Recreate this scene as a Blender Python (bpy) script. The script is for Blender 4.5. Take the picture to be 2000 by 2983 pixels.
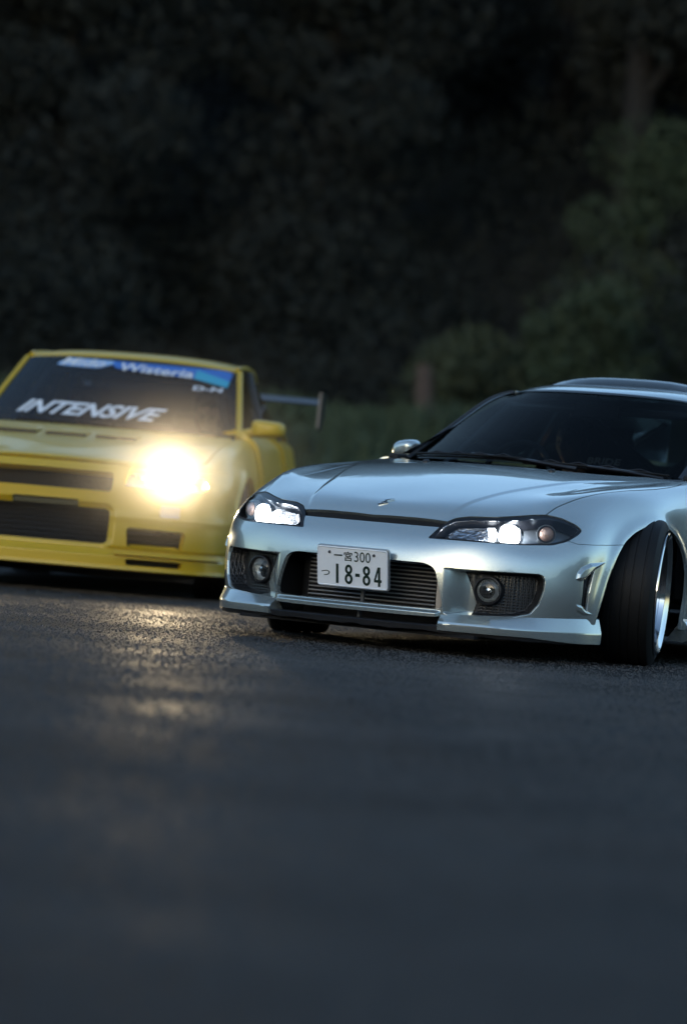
import bpy, math, random
import numpy as np
from mathutils import Matrix, Vector
random.seed(4); rng = np.random.default_rng(4)
scene = bpy.context.scene
for o in list(bpy.data.objects): bpy.data.objects.remove(o)
rad = math.radians

# ------------------------------------------------------------------ camera
CAM_H = .5686
cam_data = bpy.data.cameras.new('camera'); cam = bpy.data.objects.new('camera', cam_data)
scene.collection.objects.link(cam); scene.camera = cam
cam_data.sensor_fit = 'HORIZONTAL'; cam_data.sensor_width = 36; cam_data.lens = 10614 / 2000 * 36
cam_data.clip_start = .1; cam_data.clip_end = 3000
_pt, _rl = rad(-.088), rad(4.503)
_up = np.array([0, -math.sin(_pt), math.cos(_pt)]); _fw = np.array([0, math.cos(_pt), math.sin(_pt)]); _rt = np.array([1., 0, 0])
_r2 = math.cos(_rl) * _rt + math.sin(_rl) * _up; _u2 = math.cos(_rl) * _up - math.sin(_rl) * _rt
cam.matrix_world = Matrix(((_r2[0], _u2[0], -_fw[0], 0), (_r2[1], _u2[1], -_fw[1], 0), (_r2[2], _u2[2], -_fw[2], CAM_H), (0, 0, 0, 1)))
cam_data.dof.use_dof = True; cam_data.dof.focus_distance = 15.05; cam_data.dof.aperture_fstop = 2.8

# ------------------------------------------------------------------ sky, sun, exposure
world = bpy.data.worlds.new('World'); scene.world = world; world.use_nodes = True
wn = world.node_tree.nodes; wl = world.node_tree.links
sky = wn.new('ShaderNodeTexSky'); sky.sky_type = 'NISHITA'; sky.sun_disc = False
SUN_EL, SUN_ROT = rad(9.0), rad(205)
sky.sun_elevation = SUN_EL; sky.sun_rotation = SUN_ROT
sky.air_density = 1.0; sky.dust_density = .7; sky.ozone_density = 1.8
wn['Background'].inputs['Strength'].default_value = .15
wl.new(sky.outputs['Color'], wn['Background'].inputs['Color'])
sun_d = bpy.data.lights.new('sun', 'SUN'); sun_d.energy = .02; sun_d.angle = rad(20); sun_d.color = (1, .9, .78)
sun = bpy.data.objects.new('sun', sun_d); scene.collection.objects.link(sun)
sd = Vector((math.sin(SUN_ROT) * math.cos(SUN_EL), math.cos(SUN_ROT) * math.cos(SUN_EL), math.sin(SUN_EL)))
sun.rotation_euler = sd.to_track_quat('Z', 'Y').to_euler()
vs = scene.view_settings; vs.view_transform = 'Standard'; vs.look = 'None'; vs.gamma = 1; vs.exposure = 1.3; vs.use_curve_mapping = False
scene.cycles.use_denoising = True; scene.cycles.volume_bounces = 0; scene.cycles.volume_step_rate = 1.5
scene.cycles.max_bounces = 6; scene.cycles.transparent_max_bounces = 12
scene.cycles.caustics_reflective = False; scene.cycles.caustics_refractive = False
scene.cycles.sample_clamp_indirect = 4

# ------------------------------------------------------------------ helpers: materials
def nod(m, t, **k):
    n = m.node_tree.nodes.new(t)
    for a, b in k.items():
        if a in n.inputs: n.inputs[a].default_value = b
        else: setattr(n, a, b)
    return n
def mat(name, base=(.5, .5, .5), rough=.5, metal=0., spec=.5, coat=0., coat_r=.03, emit=None, es=1., var=0., var_scale=8., bump=0., bump_scale=60., rvar=0., alpha=None):
    m = bpy.data.materials.new(name); m.use_nodes = True
    b = m.node_tree.nodes['Principled BSDF']; L = m.node_tree.links
    b.inputs['Base Color'].default_value = (*base, 1); b.inputs['Roughness'].default_value = rough
    b.inputs['Metallic'].default_value = metal; b.inputs['Specular IOR Level'].default_value = spec
    b.inputs['Coat Weight'].default_value = coat; b.inputs['Coat Roughness'].default_value = coat_r
    if emit: b.inputs['Emission Color'].default_value = (*emit, 1); b.inputs['Emission Strength'].default_value = es
    tc = nod(m, 'ShaderNodeTexCoord')
    if var or rvar:
        n = nod(m, 'ShaderNodeTexNoise', Scale=var_scale, Detail=5.); L.new(tc.outputs['Object'], n.inputs['Vector'])
        if var:
            mx = nod(m, 'ShaderNodeMix', data_type='RGBA'); mx.inputs['A'].default_value = (*[c * (1 - var) for c in base], 1)
            mx.inputs['B'].default_value = (*[min(1, c * (1 + var)) for c in base], 1)
            L.new(n.outputs['Fac'], mx.inputs['Factor']); L.new(mx.outputs['Result'], b.inputs['Base Color'])
        if rvar:
            mr = nod(m, 'ShaderNodeMapRange'); mr.inputs['To Min'].default_value = max(.02, rough - rvar); mr.inputs['To Max'].default_value = rough + rvar
            L.new(n.outputs['Fac'], mr.inputs['Value']); L.new(mr.outputs['Result'], b.inputs['Roughness'])
    if bump:
        n2 = nod(m, 'ShaderNodeTexNoise', Scale=bump_scale, Detail=4.); L.new(tc.outputs['Object'], n2.inputs['Vector'])
        bp = nod(m, 'ShaderNodeBump', Strength=bump, Distance=.01); L.new(n2.outputs['Fac'], bp.inputs['Height']); L.new(bp.outputs['Normal'], b.inputs['Normal'])
    return m
def glass_mat(name, tint, gloss=1.0, ior=1.5):
    m = bpy.data.materials.new(name); m.use_nodes = True; N = m.node_tree.nodes; L = m.node_tree.links
    N.remove(N['Principled BSDF']); out = N['Material Output']
    tr = nod(m, 'ShaderNodeBsdfTransparent'); tr.inputs['Color'].default_value = (*tint, 1)
    gl = nod(m, 'ShaderNodeBsdfGlossy', Roughness=.01); gl.inputs['Color'].default_value = (gloss, gloss, gloss, 1)
    fr = nod(m, 'ShaderNodeFresnel', IOR=ior); mx = nod(m, 'ShaderNodeMixShader')
    L.new(fr.outputs[0], mx.inputs[0]); L.new(tr.outputs[0], mx.inputs[1]); L.new(gl.outputs[0], mx.inputs[2]); L.new(mx.outputs[0], out.inputs[0])
    return m
def paint_mat(name, base, metal, rough, flake=.25):
    m = mat(name, base, rough, metal, coat=1., coat_r=.02); m.node_tree.nodes['Principled BSDF'].inputs['Coat IOR'].default_value = 1.75
    b = m.node_tree.nodes['Principled BSDF']; L = m.node_tree.links
    tc = nod(m, 'ShaderNodeTexCoord'); v = nod(m, 'ShaderNodeTexVoronoi', Scale=900.); L.new(tc.outputs['Object'], v.inputs['Vector'])
    mx = nod(m, 'ShaderNodeMix', data_type='RGBA'); mx.inputs['A'].default_value = (*[c * (1 - flake) for c in base], 1); mx.inputs['B'].default_value = (*[min(1, c * (1 + flake)) for c in base], 1)
    L.new(v.outputs['Color'], mx.inputs['Factor']); L.new(mx.outputs['Result'], b.inputs['Base Color'])
    n = nod(m, 'ShaderNodeTexNoise', Scale=7., Detail=6.); L.new(tc.outputs['Object'], n.inputs['Vector'])
    mr = nod(m, 'ShaderNodeMapRange'); mr.inputs['From Min'].default_value = .35; mr.inputs['From Max'].default_value = .75
    mr.inputs['To Min'].default_value = .015; mr.inputs['To Max'].default_value = .09
    L.new(n.outputs['Fac'], mr.inputs['Value']); L.new(mr.outputs['Result'], b.inputs['Coat Roughness'])
    return m

# ------------------------------------------------------------------ helpers: objects
def link(o): scene.collection.objects.link(o); return o
def mesh_from(name, V, F, normals=None, smooth=True):
    V = np.asarray(V, np.float32); me = bpy.data.meshes.new(name)
    if isinstance(F, np.ndarray):
        n, k = F.shape
        me.vertices.add(len(V)); me.vertices.foreach_set('co', V.ravel())
        me.loops.add(n * k); me.loops.foreach_set('vertex_index', F.astype(np.int32).ravel())
        me.polygons.add(n); me.polygons.foreach_set('loop_start', np.arange(0, n * k, k, dtype=np.int32))
        try: me.polygons.foreach_set('loop_total', np.full(n, k, np.int32))
        except Exception: pass
        me.update(calc_edges=True)
    else:
        me.from_pydata(V.tolist(), [], [list(map(int, f)) for f in F]); me.update()
    me.polygons.foreach_set('use_smooth', np.full(len(me.polygons), smooth))
    if normals is not None: me.normals_split_custom_set_from_vertices(np.asarray(normals, np.float32).tolist())
    return me
def obj(name, V, F, m, parent=None, normals=None, smooth=True, auto=None):
    me = mesh_from(name, V, F, normals, smooth); o = link(bpy.data.objects.new(name, me))
    if m: me.materials.append(m)
    if parent: o.parent = parent
    if auto is not None: me.set_sharp_from_angle(angle=rad(auto))
    return o
def empty(name, parent=None, loc=(0, 0, 0), rot=(0, 0, 0)):
    o = link(bpy.data.objects.new(name, None)); o.empty_display_size = .1; o.location = loc; o.rotation_euler = rot
    if parent: o.parent = parent
    return o
def tag(o, label=None, cat=None, group=None, kind=None):
    for k, v in (('label', label), ('category', cat), ('group', group), ('kind', kind)):
        if v: o[k] = v
    return o
class MB:
    def __init__(s): s.V = []; s.F = []
    def add(s, V, F):
        b = len(s.V); s.V += [tuple(map(float, v)) for v in V]; s.F += [tuple(int(i) + b for i in f) for f in F]; return s
    def box(s, c, d, M=None):
        c = np.array(c, float); d = np.array(d, float) / 2
        P = np.array([(x, y, z) for z in (-1, 1) for y in (-1, 1) for x in (-1, 1)]) * d
        if M is not None: P = P @ np.array(M).T
        return s.add(P + c, [(0, 2, 3, 1), (4, 5, 7, 6), (0, 1, 5, 4), (2, 6, 7, 3), (0, 4, 6, 2), (1, 3, 7, 5)])
    def tube(s, pts, r, n=10, cap=True):
        pts = [np.array(p, float) for p in pts]; rr = r if hasattr(r, '__len__') else [r] * len(pts); V = []; ref = None
        for i, p in enumerate(pts):
            t = pts[min(i + 1, len(pts) - 1)] - pts[max(i - 1, 0)]; t /= np.linalg.norm(t) + 1e-9
            if ref is None: ref = np.array([0, 0, 1.]) if abs(t[2]) < .9 else np.array([1., 0, 0])
            a = np.cross(t, ref); a /= np.linalg.norm(a) + 1e-9; b = np.cross(a, t); ref = b
            V += [p + rr[i] * (math.cos(w) * a + math.sin(w) * b) for w in np.linspace(0, 2 * math.pi, n, endpoint=False)]
        F = [(i * n + j, i * n + (j + 1) % n, (i + 1) * n + (j + 1) % n, (i + 1) * n + j) for i in range(len(pts) - 1) for j in range(n)]
        if cap: F += [tuple(range(n))[::-1], tuple(range((len(pts) - 1) * n, len(pts) * n))]
        return s.add(V, F)
    def lathe(s, prof, n=64, M=None, closed=False):
        """prof: (axial x, radius); axis = local x"""
        V = []; k = len(prof)
        for w in np.linspace(0, 2 * math.pi, n, endpoint=False): V += [(a, r * math.cos(w), r * math.sin(w)) for a, r in prof]
        kk = k if closed else k - 1
        F = [(i * k + j, i * k + (j + 1) % k, ((i + 1) % n) * k + (j + 1) % k, ((i + 1) % n) * k + j) for i in range(n) for j in range(kk)]
        V = np.array(V)
        if M is not None: V = V @ np.array(M)[:3, :3].T + np.array(M)[:3, 3]
        return s.add(V, F)
    def prism(s, poly, d, fn=None):
        """poly 2D list extruded by d; fn maps (u,v,w)->3D"""
        n = len(poly); V = [(u, v, 0) for u, v in poly] + [(u, v, d) for u, v in poly]
        if fn: V = [fn(*p) for p in V]
        return s.add(V, [tuple(range(n))[::-1], tuple(range(n, 2 * n))] + [(i, (i + 1) % n, n + (i + 1) % n, n + i) for i in range(n)])
    def grid(s, G):
        nr, nc, _ = G.shape; idx = np.arange(nr * nc).reshape(nr, nc)
        return s.add(G.reshape(-1, 3), np.stack([idx[:-1, :-1], idx[:-1, 1:], idx[1:, 1:], idx[1:, :-1]], -1).reshape(-1, 4))
    def build(s, name, m, parent=None, smooth=True, auto=35, bevel=0):
        o = obj(name, s.V, s.F, m, parent, smooth=smooth, auto=auto if smooth else None)
        if bevel:
            md = o.modifiers.new('bevel', 'BEVEL'); md.width = bevel; md.segments = 3; md.limit_method = 'ANGLE'
        return o
def M4(x, y, z, t):
    m = np.eye(4); m[:3, 0] = x; m[:3, 1] = y; m[:3, 2] = z; m[:3, 3] = t; return m
def frame_from(nrm, up=(0, 0, 1), loc=(0, 0, 0)):
    """matrix whose local x = nrm"""
    x = np.array(nrm, float); x /= np.linalg.norm(x); y = np.cross(up, x); y /= np.linalg.norm(y); z = np.cross(x, y)
    return M4(x, y, z, loc)

# ------------------------------------------------------------------ helpers: smooth body surfaces
def spl(tk,t):
    """natural cubic spline basis matrix (len(t) x len(tk))"""
    tk=np.asarray(tk,float);t=np.asarray(t,float);n=len(tk);h=np.diff(tk)
    A=np.zeros((n,n));B=np.zeros((n,n));A[0,0]=A[-1,-1]=1
    for i in range(1,n-1):
        A[i,i-1]=h[i-1];A[i,i]=2*(h[i-1]+h[i]);A[i,i+1]=h[i]
        B[i,i-1]=6/h[i-1];B[i,i]=-6/h[i-1]-6/h[i];B[i,i+1]=6/h[i]
    M=np.linalg.solve(A,B)
    k=np.clip(np.searchsorted(tk,t,side='right')-1,0,n-2)
    a=(tk[k+1]-t);b=(t-tk[k]);hk=h[k];I=np.eye(n)
    return (M[k]*(a**3/(6*hk))[:,None]+M[k+1]*(b**3/(6*hk))[:,None]
        +(I[k]-M[k]*(hk**2/6)[:,None])*(a/hk)[:,None]+(I[k+1]-M[k+1]*(hk**2/6)[:,None])*(b/hk)[:,None])
ZC=np.array([(-.05,.520),(-.018,.543),(.035,.588),(.105,.618),(.2,.648),(.35,.690),(.5,.724),(.75,.768),(1.0,.796),(1.22,.822),(1.46,.846),(1.7,.86)])
def Hz(x,y):
    x=np.atleast_1d(x);y=np.atleast_1d(y)
    return spl(ZC[:,0],y)@ZC[:,1]-.075*x*x
def silver_rows():
    R=[
    [(.855,1.5,.16),(.862,1.15,.16),(.868,.84,.16),(.862,.45,.17),(.82,.235,.175),(.70,.06,.17),(.50,-.045,.162),(.25,-.105,.155),(0,-.12,.155)],
    [(.862,1.5,.27),(.868,1.15,.27),(.872,.84,.27),(.865,.45,.27),(.832,.225,.265),(.70,.055,.26),(.5,-.055,.255),(.25,-.113,.25),(0,-.13,.25)],
    [(.868,1.5,.38),(.874,1.15,.38),(.878,.84,.38),(.866,.44,.37),(.832,.228,.36),(.70,.06,.355),(.5,-.052,.35),(.25,-.11,.345),(0,-.125,.345)],
    [(.868,1.5,.48),(.876,1.15,.48),(.882,.84,.47),(.866,.45,.45),(.828,.238,.435),(.695,.075,.43),(.5,-.04,.425),(.25,-.097,.42),(0,-.112,.42)],
    [(.862,1.5,.57),(.872,1.15,.56),(.880,.84,.545),(.857,.47,.51),(.820,.255,.488),(.685,.10,.483),(.5,-.018,.478),(.25,-.070,.474),(0,-.085,.474)],
    [(.85,1.5,.65),(.862,1.15,.633),(.870,.85,.615),(.838,.50,.578),(.803,.295,.548),(.692,.14,.537),(.5,.025,.522),(.25,-.034,.514),(0,-.048,.513)],
    [(.835,1.5,.722),(.842,1.15,.698),(.845,.88,.682),(.808,.56,.652),(.765,.348,.615),(.675,.21,.590),(.5,.075,.562),(.25,-.003,.546),(0,-.018,.543)],
    [(.82,1.5,.757),(.822,1.15,.735),(.82,.89,.717),(.783,.575,.688),(.728,.38,.652),(.645,.245,.619),(.47,.125,.601),(.24,.05,.589),(0,.035,.588)],
    [(.80,1.5,.783),(.792,1.16,.762),(.78,.90,.745),(.745,.60,.714),(.69,.415,.682),(.60,.295,.651),(.43,.19,.633),(.215,.12,.622),(0,.105,.618)],
    ]
    r8=[(.745,1.485),(.735,1.19),(.715,.94),(.67,.70),(.61,.52),(.51,.42),(.37,.34),(.19,.29),(0,.28)]
    rc=[(.70,1.46),(.66,1.42),(.58,1.37),(.5,1.33),(.4,1.29),(.3,1.26),(.2,1.24),(.1,1.225),(0,1.22)]
    r8=np.array(r8);rc=np.array(rc)
    for w in (0,.27,.52,.77,1):
        q=r8*(1-w)+rc*w
        z=Hz(q[:,0],q[:,1])
        R.append([(a,b,c) for (a,b),c in zip(q,z)])
    P=np.array(R) # rows x 9 x3
    M=P[:,:-1][:,::-1].copy();M[...,0]*=-1
    return np.concatenate([P,M],1) # u from +side (0) ... centre(8) ... -side(16)
def eval_surface(P,ug,vg):
    """P rows x cols x3; ug in [0,cols-1] index space via chord parameter, vg in [0,rows-1]"""
    nr,nc,_=P.shape
    cu=np.linalg.norm(np.diff(P,axis=1),axis=2).mean(0)
    tu=np.concatenate([[0],np.cumsum(cu**.7)])
    cv=np.linalg.norm(np.diff(P,axis=0),axis=2).mean(1)
    tv=np.concatenate([[0],np.cumsum(cv**.7)])
    U=np.interp(ug,np.arange(nc),tu);V=np.interp(vg,np.arange(nr),tv)
    return np.einsum('ik,kjc->ijc',spl(tv,V),np.einsum('rkc,jk->rjc',P,spl(tu,U)))


def grid_normals(S):
    N = np.cross(np.gradient(S, axis=1), np.gradient(S, axis=0)); N /= np.linalg.norm(N, axis=2, keepdims=True) + 1e-12
    return N
def grid_tris(nr, nc):
    idx = np.arange(nr * nc).reshape(nr, nc)
    a, b, c, d = idx[:-1, :-1].ravel(), idx[:-1, 1:].ravel(), idx[1:, 1:].ravel(), idx[1:, :-1].ravel()
    return np.concatenate([np.stack([a, b, c], 1), np.stack([a, c, d], 1)])
def sd(poly, u, v):
    """signed distance to a 2D polygon, positive inside"""
    P = np.array(poly, float); Q = np.roll(P, -1, 0); d = np.full(u.shape, 1e9); ins = np.zeros(u.shape, bool)
    for (ax, ay), (bx, by) in zip(P, Q):
        ex, ey = bx - ax, by - ay; t = np.clip(((u - ax) * ex + (v - ay) * ey) / (ex * ex + ey * ey + 1e-12), 0, 1)
        d = np.minimum(d, (u - ax - t * ex) ** 2 + (v - ay - t * ey) ** 2)
        c = (ay > v) != (by > v)
        with np.errstate(divide='ignore', invalid='ignore'): xi = ex * (v - ay) / (by - ay if by != ay else 1e-12) + ax
        ins ^= c & (u < xi)
    return np.where(ins, 1, -1) * np.sqrt(d)
def rnd(poly, r=.012, n=4):
    """round the corners of a polygon"""
    P = [np.array(p, float) for p in poly]; out = []
    for i, p in enumerate(P):
        a, b = P[i - 1] - p, P[(i + 1) % len(P)] - p; la, lb = np.linalg.norm(a), np.linalg.norm(b); k = min(r, la * .45, lb * .45)
        s, e = p + a / la * k, p + b / lb * k
        for t in np.linspace(0, 1, n): out.append(tuple((1 - t) ** 2 * s + 2 * t * (1 - t) * p + t * t * e))
    return out
def clip(A, T, f):
    """keep the part of triangle mesh (attribute rows A, tris T) where f > 0"""
    f = np.where(np.abs(f) < 1e-7, 1e-7, f); pos = f > 0; c = pos[T].sum(1)
    keep = [T[c == 3]]; newA = [A]; base = len(A); es = []
    def roll(T, m, first):  # rotate so that column 0 is the odd one out
        k = np.argmax((pos[T] == first), axis=1); r = np.arange(len(T)); return np.stack([T[r, k], T[r, (k + 1) % 3], T[r, (k + 2) % 3]], 1)
    t1 = roll(T[c == 1], 0, True); t2 = roll(T[c == 2], 0, False)
    E = np.concatenate([t1[:, [0, 1]], t1[:, [0, 2]], t2[:, [0, 1]], t2[:, [0, 2]]]); 
    if len(E):
        Es = np.sort(E, 1); key = Es[:, 0].astype(np.int64) * (len(A) + 1) + Es[:, 1]; uq, ix, inv = np.unique(key, return_index=True, return_inverse=True)
        a, b = Es[ix, 0], Es[ix, 1]; t = f[a] / (f[a] - f[b]); newA.append(A[a] * (1 - t)[:, None] + A[b] * t[:, None])
        ids = base + inv.ravel(); n1, n2 = len(t1), len(t2)
        e1, e2, e3, e4 = ids[:n1], ids[n1:2 * n1], ids[2 * n1:2 * n1 + n2], ids[2 * n1 + n2:]
        keep.append(np.stack([t1[:, 0], e1, e2], 1)); keep.append(np.stack([e3, t2[:, 1], t2[:, 2]], 1)); keep.append(np.stack([e3, t2[:, 2], e4], 1))
    A = np.concatenate(newA); T = np.concatenate(keep); used, inv = np.unique(T, return_inverse=True)
    return A[used], inv.reshape(-1, 3)
def clips(A, T, conds):
    for c in conds:
        if len(T): A, T = clip(A, T, c(A))
    return A, T
def flange(A, T, depth, dirn=None):
    """an inward return along every open edge"""
    E = np.concatenate([T[:, [0, 1]], T[:, [1, 2]], T[:, [2, 0]]]); key = np.sort(E, 1); k = key[:, 0].astype(np.int64) * (len(A) + 1) + key[:, 1]
    u, ix, cnt = np.unique(k, return_index=True, return_counts=True); B = E[ix[cnt == 1]]
    a, b = A[B[:, 0]], A[B[:, 1]]
    da = -a[:, 3:6] * depth if dirn is None else np.tile(np.array(dirn) * depth, (len(a), 1)); db = -b[:, 3:6] * depth if dirn is None else da
    p0, p1, p2, p3 = a[:, :3], b[:, :3], b[:, :3] + db, a[:, :3] + da
    V = np.stack([p0, p1, p2, p3], 1).reshape(-1, 3); F = np.arange(len(V)).reshape(-1, 4)
    N = np.cross(p1 - p0, p3 - p0); N /= np.linalg.norm(N, axis=1, keepdims=True) + 1e-12; N = np.repeat(-N, 4, 0)
    return V, F, N
def panel(name, A, T, conds, m, parent, depth=.012, off=0., dirn=None):
    A, T = clips(A, T, conds)
    if not len(T): return None
    A = A.copy(); 
    if off: A[:, :3] += A[:, 3:6] * off
    nn = A[:, 3:6] / (np.linalg.norm(A[:, 3:6], axis=1, keepdims=True) + 1e-12)
    V, N = A[:, :3], nn; F = T
    if depth:
        FV, FF, FN = flange(A, T, depth, dirn); b = len(V)
        V = np.concatenate([V, FV]); N = np.concatenate([N, FN]); F = np.concatenate([T, FF[:, [0, 2, 1]] + b, FF[:, [0, 3, 2]] + b])
    return obj(name, V, F, m, parent, normals=N)
def smooth01(t): t = np.clip(t, 0, 1); return t * t * (3 - 2 * t)
class Shell:
    """a body surface: tensor spline through a net of points, with relief, cut into panels"""
    def __init__(s, P, ug, vg, relief=None):
        s.S0 = eval_surface(P, ug, vg); N = grid_normals(s.S0)
        if (N[len(vg) // 3, len(ug) // 2][1]) > 0: N = -N; s.flip = True
        else: s.flip = False
        x, y, z = s.S0[..., 0], s.S0[..., 1], s.S0[..., 2]; s.N0 = N
        q = .8 * np.abs(x) + .6 * y; S = s.S0
        if relief is not None:
            S = S + N * relief(np.abs(x), y, z, q)[..., None]; N = grid_normals(S); N = -N if s.flip else N
        s.S, s.N = S, N
        s.A = np.concatenate([S, N, q[..., None], z[..., None], np.abs(x)[..., None], y[..., None], x[..., None]], -1).reshape(-1, 11)
        s.T = grid_tris(*S.shape[:2])
        if s.flip: s.T = s.T[:, ::-1]
    def at(s, q, z, side=1):
        d = (.8 * np.abs(s.S0[..., 0]) + .6 * s.S0[..., 1] - q) ** 2 + (s.S0[..., 2] - z) ** 2 + np.where(s.S0[..., 0] * side >= -1e-4, 0, 9)
        i = np.unravel_index(np.argmin(d), d.shape); return s.S0[i].copy(), s.N0[i].copy()
    def panel(s, name, conds, m, parent, depth=.012, off=0., dirn=None): return panel(name, s.A, s.T, conds, m, parent, depth, off, dirn)
Q, Z, X, Y, XS = 6, 7, 8, 9, 10
def inside(poly, a, b, inset=0.): return lambda A: sd(poly, A[:, a], A[:, b]) - inset
def outside(poly, a, b, gap=0.): return lambda A: -sd(poly, A[:, a], A[:, b]) - gap
def either(f, g): return lambda A: np.maximum(f(A), g(A))
def text_mesh(body, size=1., bold=0., shear=0.):
    c = bpy.data.curves.new('t', 'FONT'); c.body = body; c.size = size; c.offset = bold; c.shear = shear; c.resolution_u = 3
    o = link(bpy.data.objects.new('t', c)); bpy.context.view_layer.update()
    me = bpy.data.meshes.new_from_object(o.evaluated_get(bpy.context.evaluated_depsgraph_get()))
    V = np.array([v.co[:] for v in me.vertices]).reshape(-1, 3); F = [tuple(p.vertices) for p in me.polygons]
    bpy.data.objects.remove(o); bpy.data.curves.remove(c); bpy.data.meshes.remove(me)
    return V, F
def fit_text(body, x0, x1, y0, y1, **k):
    V, F = text_mesh(body, **k); 
    if not len(V): return V, F
    a, b = V[:, :2].min(0), V[:, :2].max(0); V = V.copy()
    V[:, 0] = x0 + (V[:, 0] - a[0]) / (b[0] - a[0]) * (x1 - x0); V[:, 1] = y0 + (V[:, 1] - a[1]) / (b[1] - a[1]) * (y1 - y0); return V, F
def copy_tree(o, parent=None):
    c = o.copy(); link(c)
    if parent: c.parent = parent
    for ch in list(o.children): copy_tree(ch, c)
    return c

# ================================================================== materials
BLACK = mat('black_plastic', (.012, .012, .014), .45, var=.3)
RUBBER = mat('tyre_rubber', (.007, .0075, .008), .6, spec=.3, var=.35, var_scale=25, bump=.12, bump_scale=120)
SILVER = paint_mat('silver_blue_paint', (.50, .56, .55), .72, .27, .10)
TRIM = mat('black_gloss_trim', (.008, .008, .01), .3)
DARK = mat('engine_bay_black', (.006, .006, .007), .9)
CHROME = mat('polished_metal', (.62, .64, .67), .12, 1.)
ALLOY = mat('brushed_alloy', (.30, .30, .31), .38, 1., rvar=.1)
LENS = glass_mat('clear_lens', (.93, .95, .96), .9, 1.5)
FOGLENS = glass_mat('fog_lens', (.8, .84, .86), .9, 1.5)
WSCREEN = glass_mat('tinted_windscreen', (.38, .43, .43), .18, 1.42)
SIDEGLASS = glass_mat('tinted_side_glass', (.10, .12, .12), .5, 1.45)
LAMP = mat('lit_headlamp_white', (.9, .9, .9), .3, emit=(.86, .93, 1.), es=12.)
LIT_EDGE = mat('lit_reflector_edge', (.9, .9, .9), .3, emit=(.9, .95, 1.), es=5.)  # reflector edge lit by the projector, its light put in as emission
REFL = mat('faceted_reflector', (.8, .8, .82), .12, 1., bump=1., bump_scale=55)
HOUSING = mat('lamp_housing_grey', (.22, .24, .26), .3, .5)
INDIC = mat('indicator_lens', (.75, .45, .33), .15, .2, coat=1, bump=.5, bump_scale=140)
WHITE = mat('white_plate_enamel', (.90, .91, .92), .35, var=.04, var_scale=60)
GREEN = mat('plate_green_ink', (.006, .022, .014), .4)
MESHB = mat('black_grille_mesh', (.02, .02, .022), .3)
def _honey():
    L = MESHB.node_tree.links; b = MESHB.node_tree.nodes['Principled BSDF']; tc = nod(MESHB, 'ShaderNodeTexCoord'); v = nod(MESHB, 'ShaderNodeTexVoronoi', feature='DISTANCE_TO_EDGE', Scale=85.); v.inputs['Randomness'].default_value = .15; L.new(tc.outputs['Object'], v.inputs['Vector'])
    cr = nod(MESHB, 'ShaderNodeValToRGB'); cr.color_ramp.elements[0].position = .06; cr.color_ramp.elements[0].color = (.045, .047, .05, 1); cr.color_ramp.elements[1].position = .12; cr.color_ramp.elements[1].color = (.003, .003, .003, 1)
    L.new(v.outputs['Distance'], cr.inputs['Fac']); L.new(cr.outputs['Color'], b.inputs['Base Color']); bp = nod(MESHB, 'ShaderNodeBump', Strength=1., Distance=.004, invert=True); L.new(v.outputs['Distance'], bp.inputs['Height']); L.new(bp.outputs['Normal'], b.inputs['Normal'])
_honey()
FOGREFL = mat('fog_reflector', (.75, .78, .80), .28, .75, bump=.7, bump_scale=70)
INTER = mat('dark_interior', (.012, .013, .015), .8)
CAGE = mat('roll_cage_grey', (.12, .13, .14), .35, .3)
FABRIC = mat('seat_fabric', (.012, .012, .016), .9, var=.3, var_scale=40)
TXT = mat('white_lettering', (.75, .76, .78), .5)

# ================================================================== SILVER CAR
def car_matrix(yaw, br, T):
    ca, sa, cb, sb = math.cos(yaw), math.sin(yaw), math.cos(br), math.sin(br)
    R = np.array([[ca, sa, 0], [-sa, ca, 0], [0, 0, 1]]) @ np.array([[cb, 0, sb], [0, 1, 0], [-sb, 0, cb]])
    return Matrix(((*R[0], T[0]), (*R[1], T[1]), (*R[2], T[2]), (0, 0, 0, 1)))
silver = empty('coupe_car'); silver.matrix_world = car_matrix(rad(29.48), rad(.31), (.1267, 14.988, 0))
tag(silver, 'low silver blue coupe with a white number plate on its front bumper, nearest the camera', 'car')

POD = [(.246, .357), (.327, .355), (.465, .357), (.634, .361), (.655, .354), (.664, .335), (.662, .298), (.646, .239), (.613, .198), (.55, .182), (.46, .172), (.36, .168), (.29, .165), (.268, .173), (.257, .239)]
PODB = [(.332, .350), (.465, .3555), (.633, .3595), (.6535, .3525), (.6625, .334), (.6605, .298), (.6447, .240), (.612, .1995), (.55, .1835), (.46, .1735), (.372, .1705), (.384, .215), (.362, .281)]
INTAKE = rnd([(-.3, .369), (.185, .369), (.223, .350), (.244, .271), (.268, .186), (-.3, .181)], .03)
HLP = rnd([(.190, .468), (.255, .533), (.303, .559), (.36, .571), (.465, .577), (.552, .589), (.62, .599), (.673, .604), (.735, .595), (.795, .573), (.824, .551), (.802, .530), (.754, .501), (.69, .481), (.566, .472), (.43, .470)], .012)
HLG = rnd([(.218, .477), (.262, .523), (.305, .544), (.36, .554), (.465, .560), (.552, .570), (.62, .581), (.668, .588), (.728, .582), (.785, .564), (.807, .551), (.788, .533), (.745, .508), (.685, .490), (.566, .480), (.43, .478)], .012)
BUMP = [(-.5, .0), (1.12, .0), (1.12, .507), (.97, .500), (.885, .496), (.80, .494), (.775, .50), (.60, .53), (.30, .518), (.18, .517), (-.5, .517)]
SHUT = [(.668, .225), (.677, .298), (.698, .369), (.728, .484), (.764, .677), (.786, .85), (.794, .991), (.790, 1.13), (.781, 1.251), (.765, 1.325)]
HOODREAR = [(.63, 1.295), (.48, 1.235), (.31, 1.185), (.15, 1.165), (-.3, 1.160)]
HOOD = [(-.3, -.0185), (0, -.0185), (.15, -.012), (.25, -.004), (.335, .004), (.40, .03)] + [(.55, .10), (.64, .17)] + SHUT + HOODREAR
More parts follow.
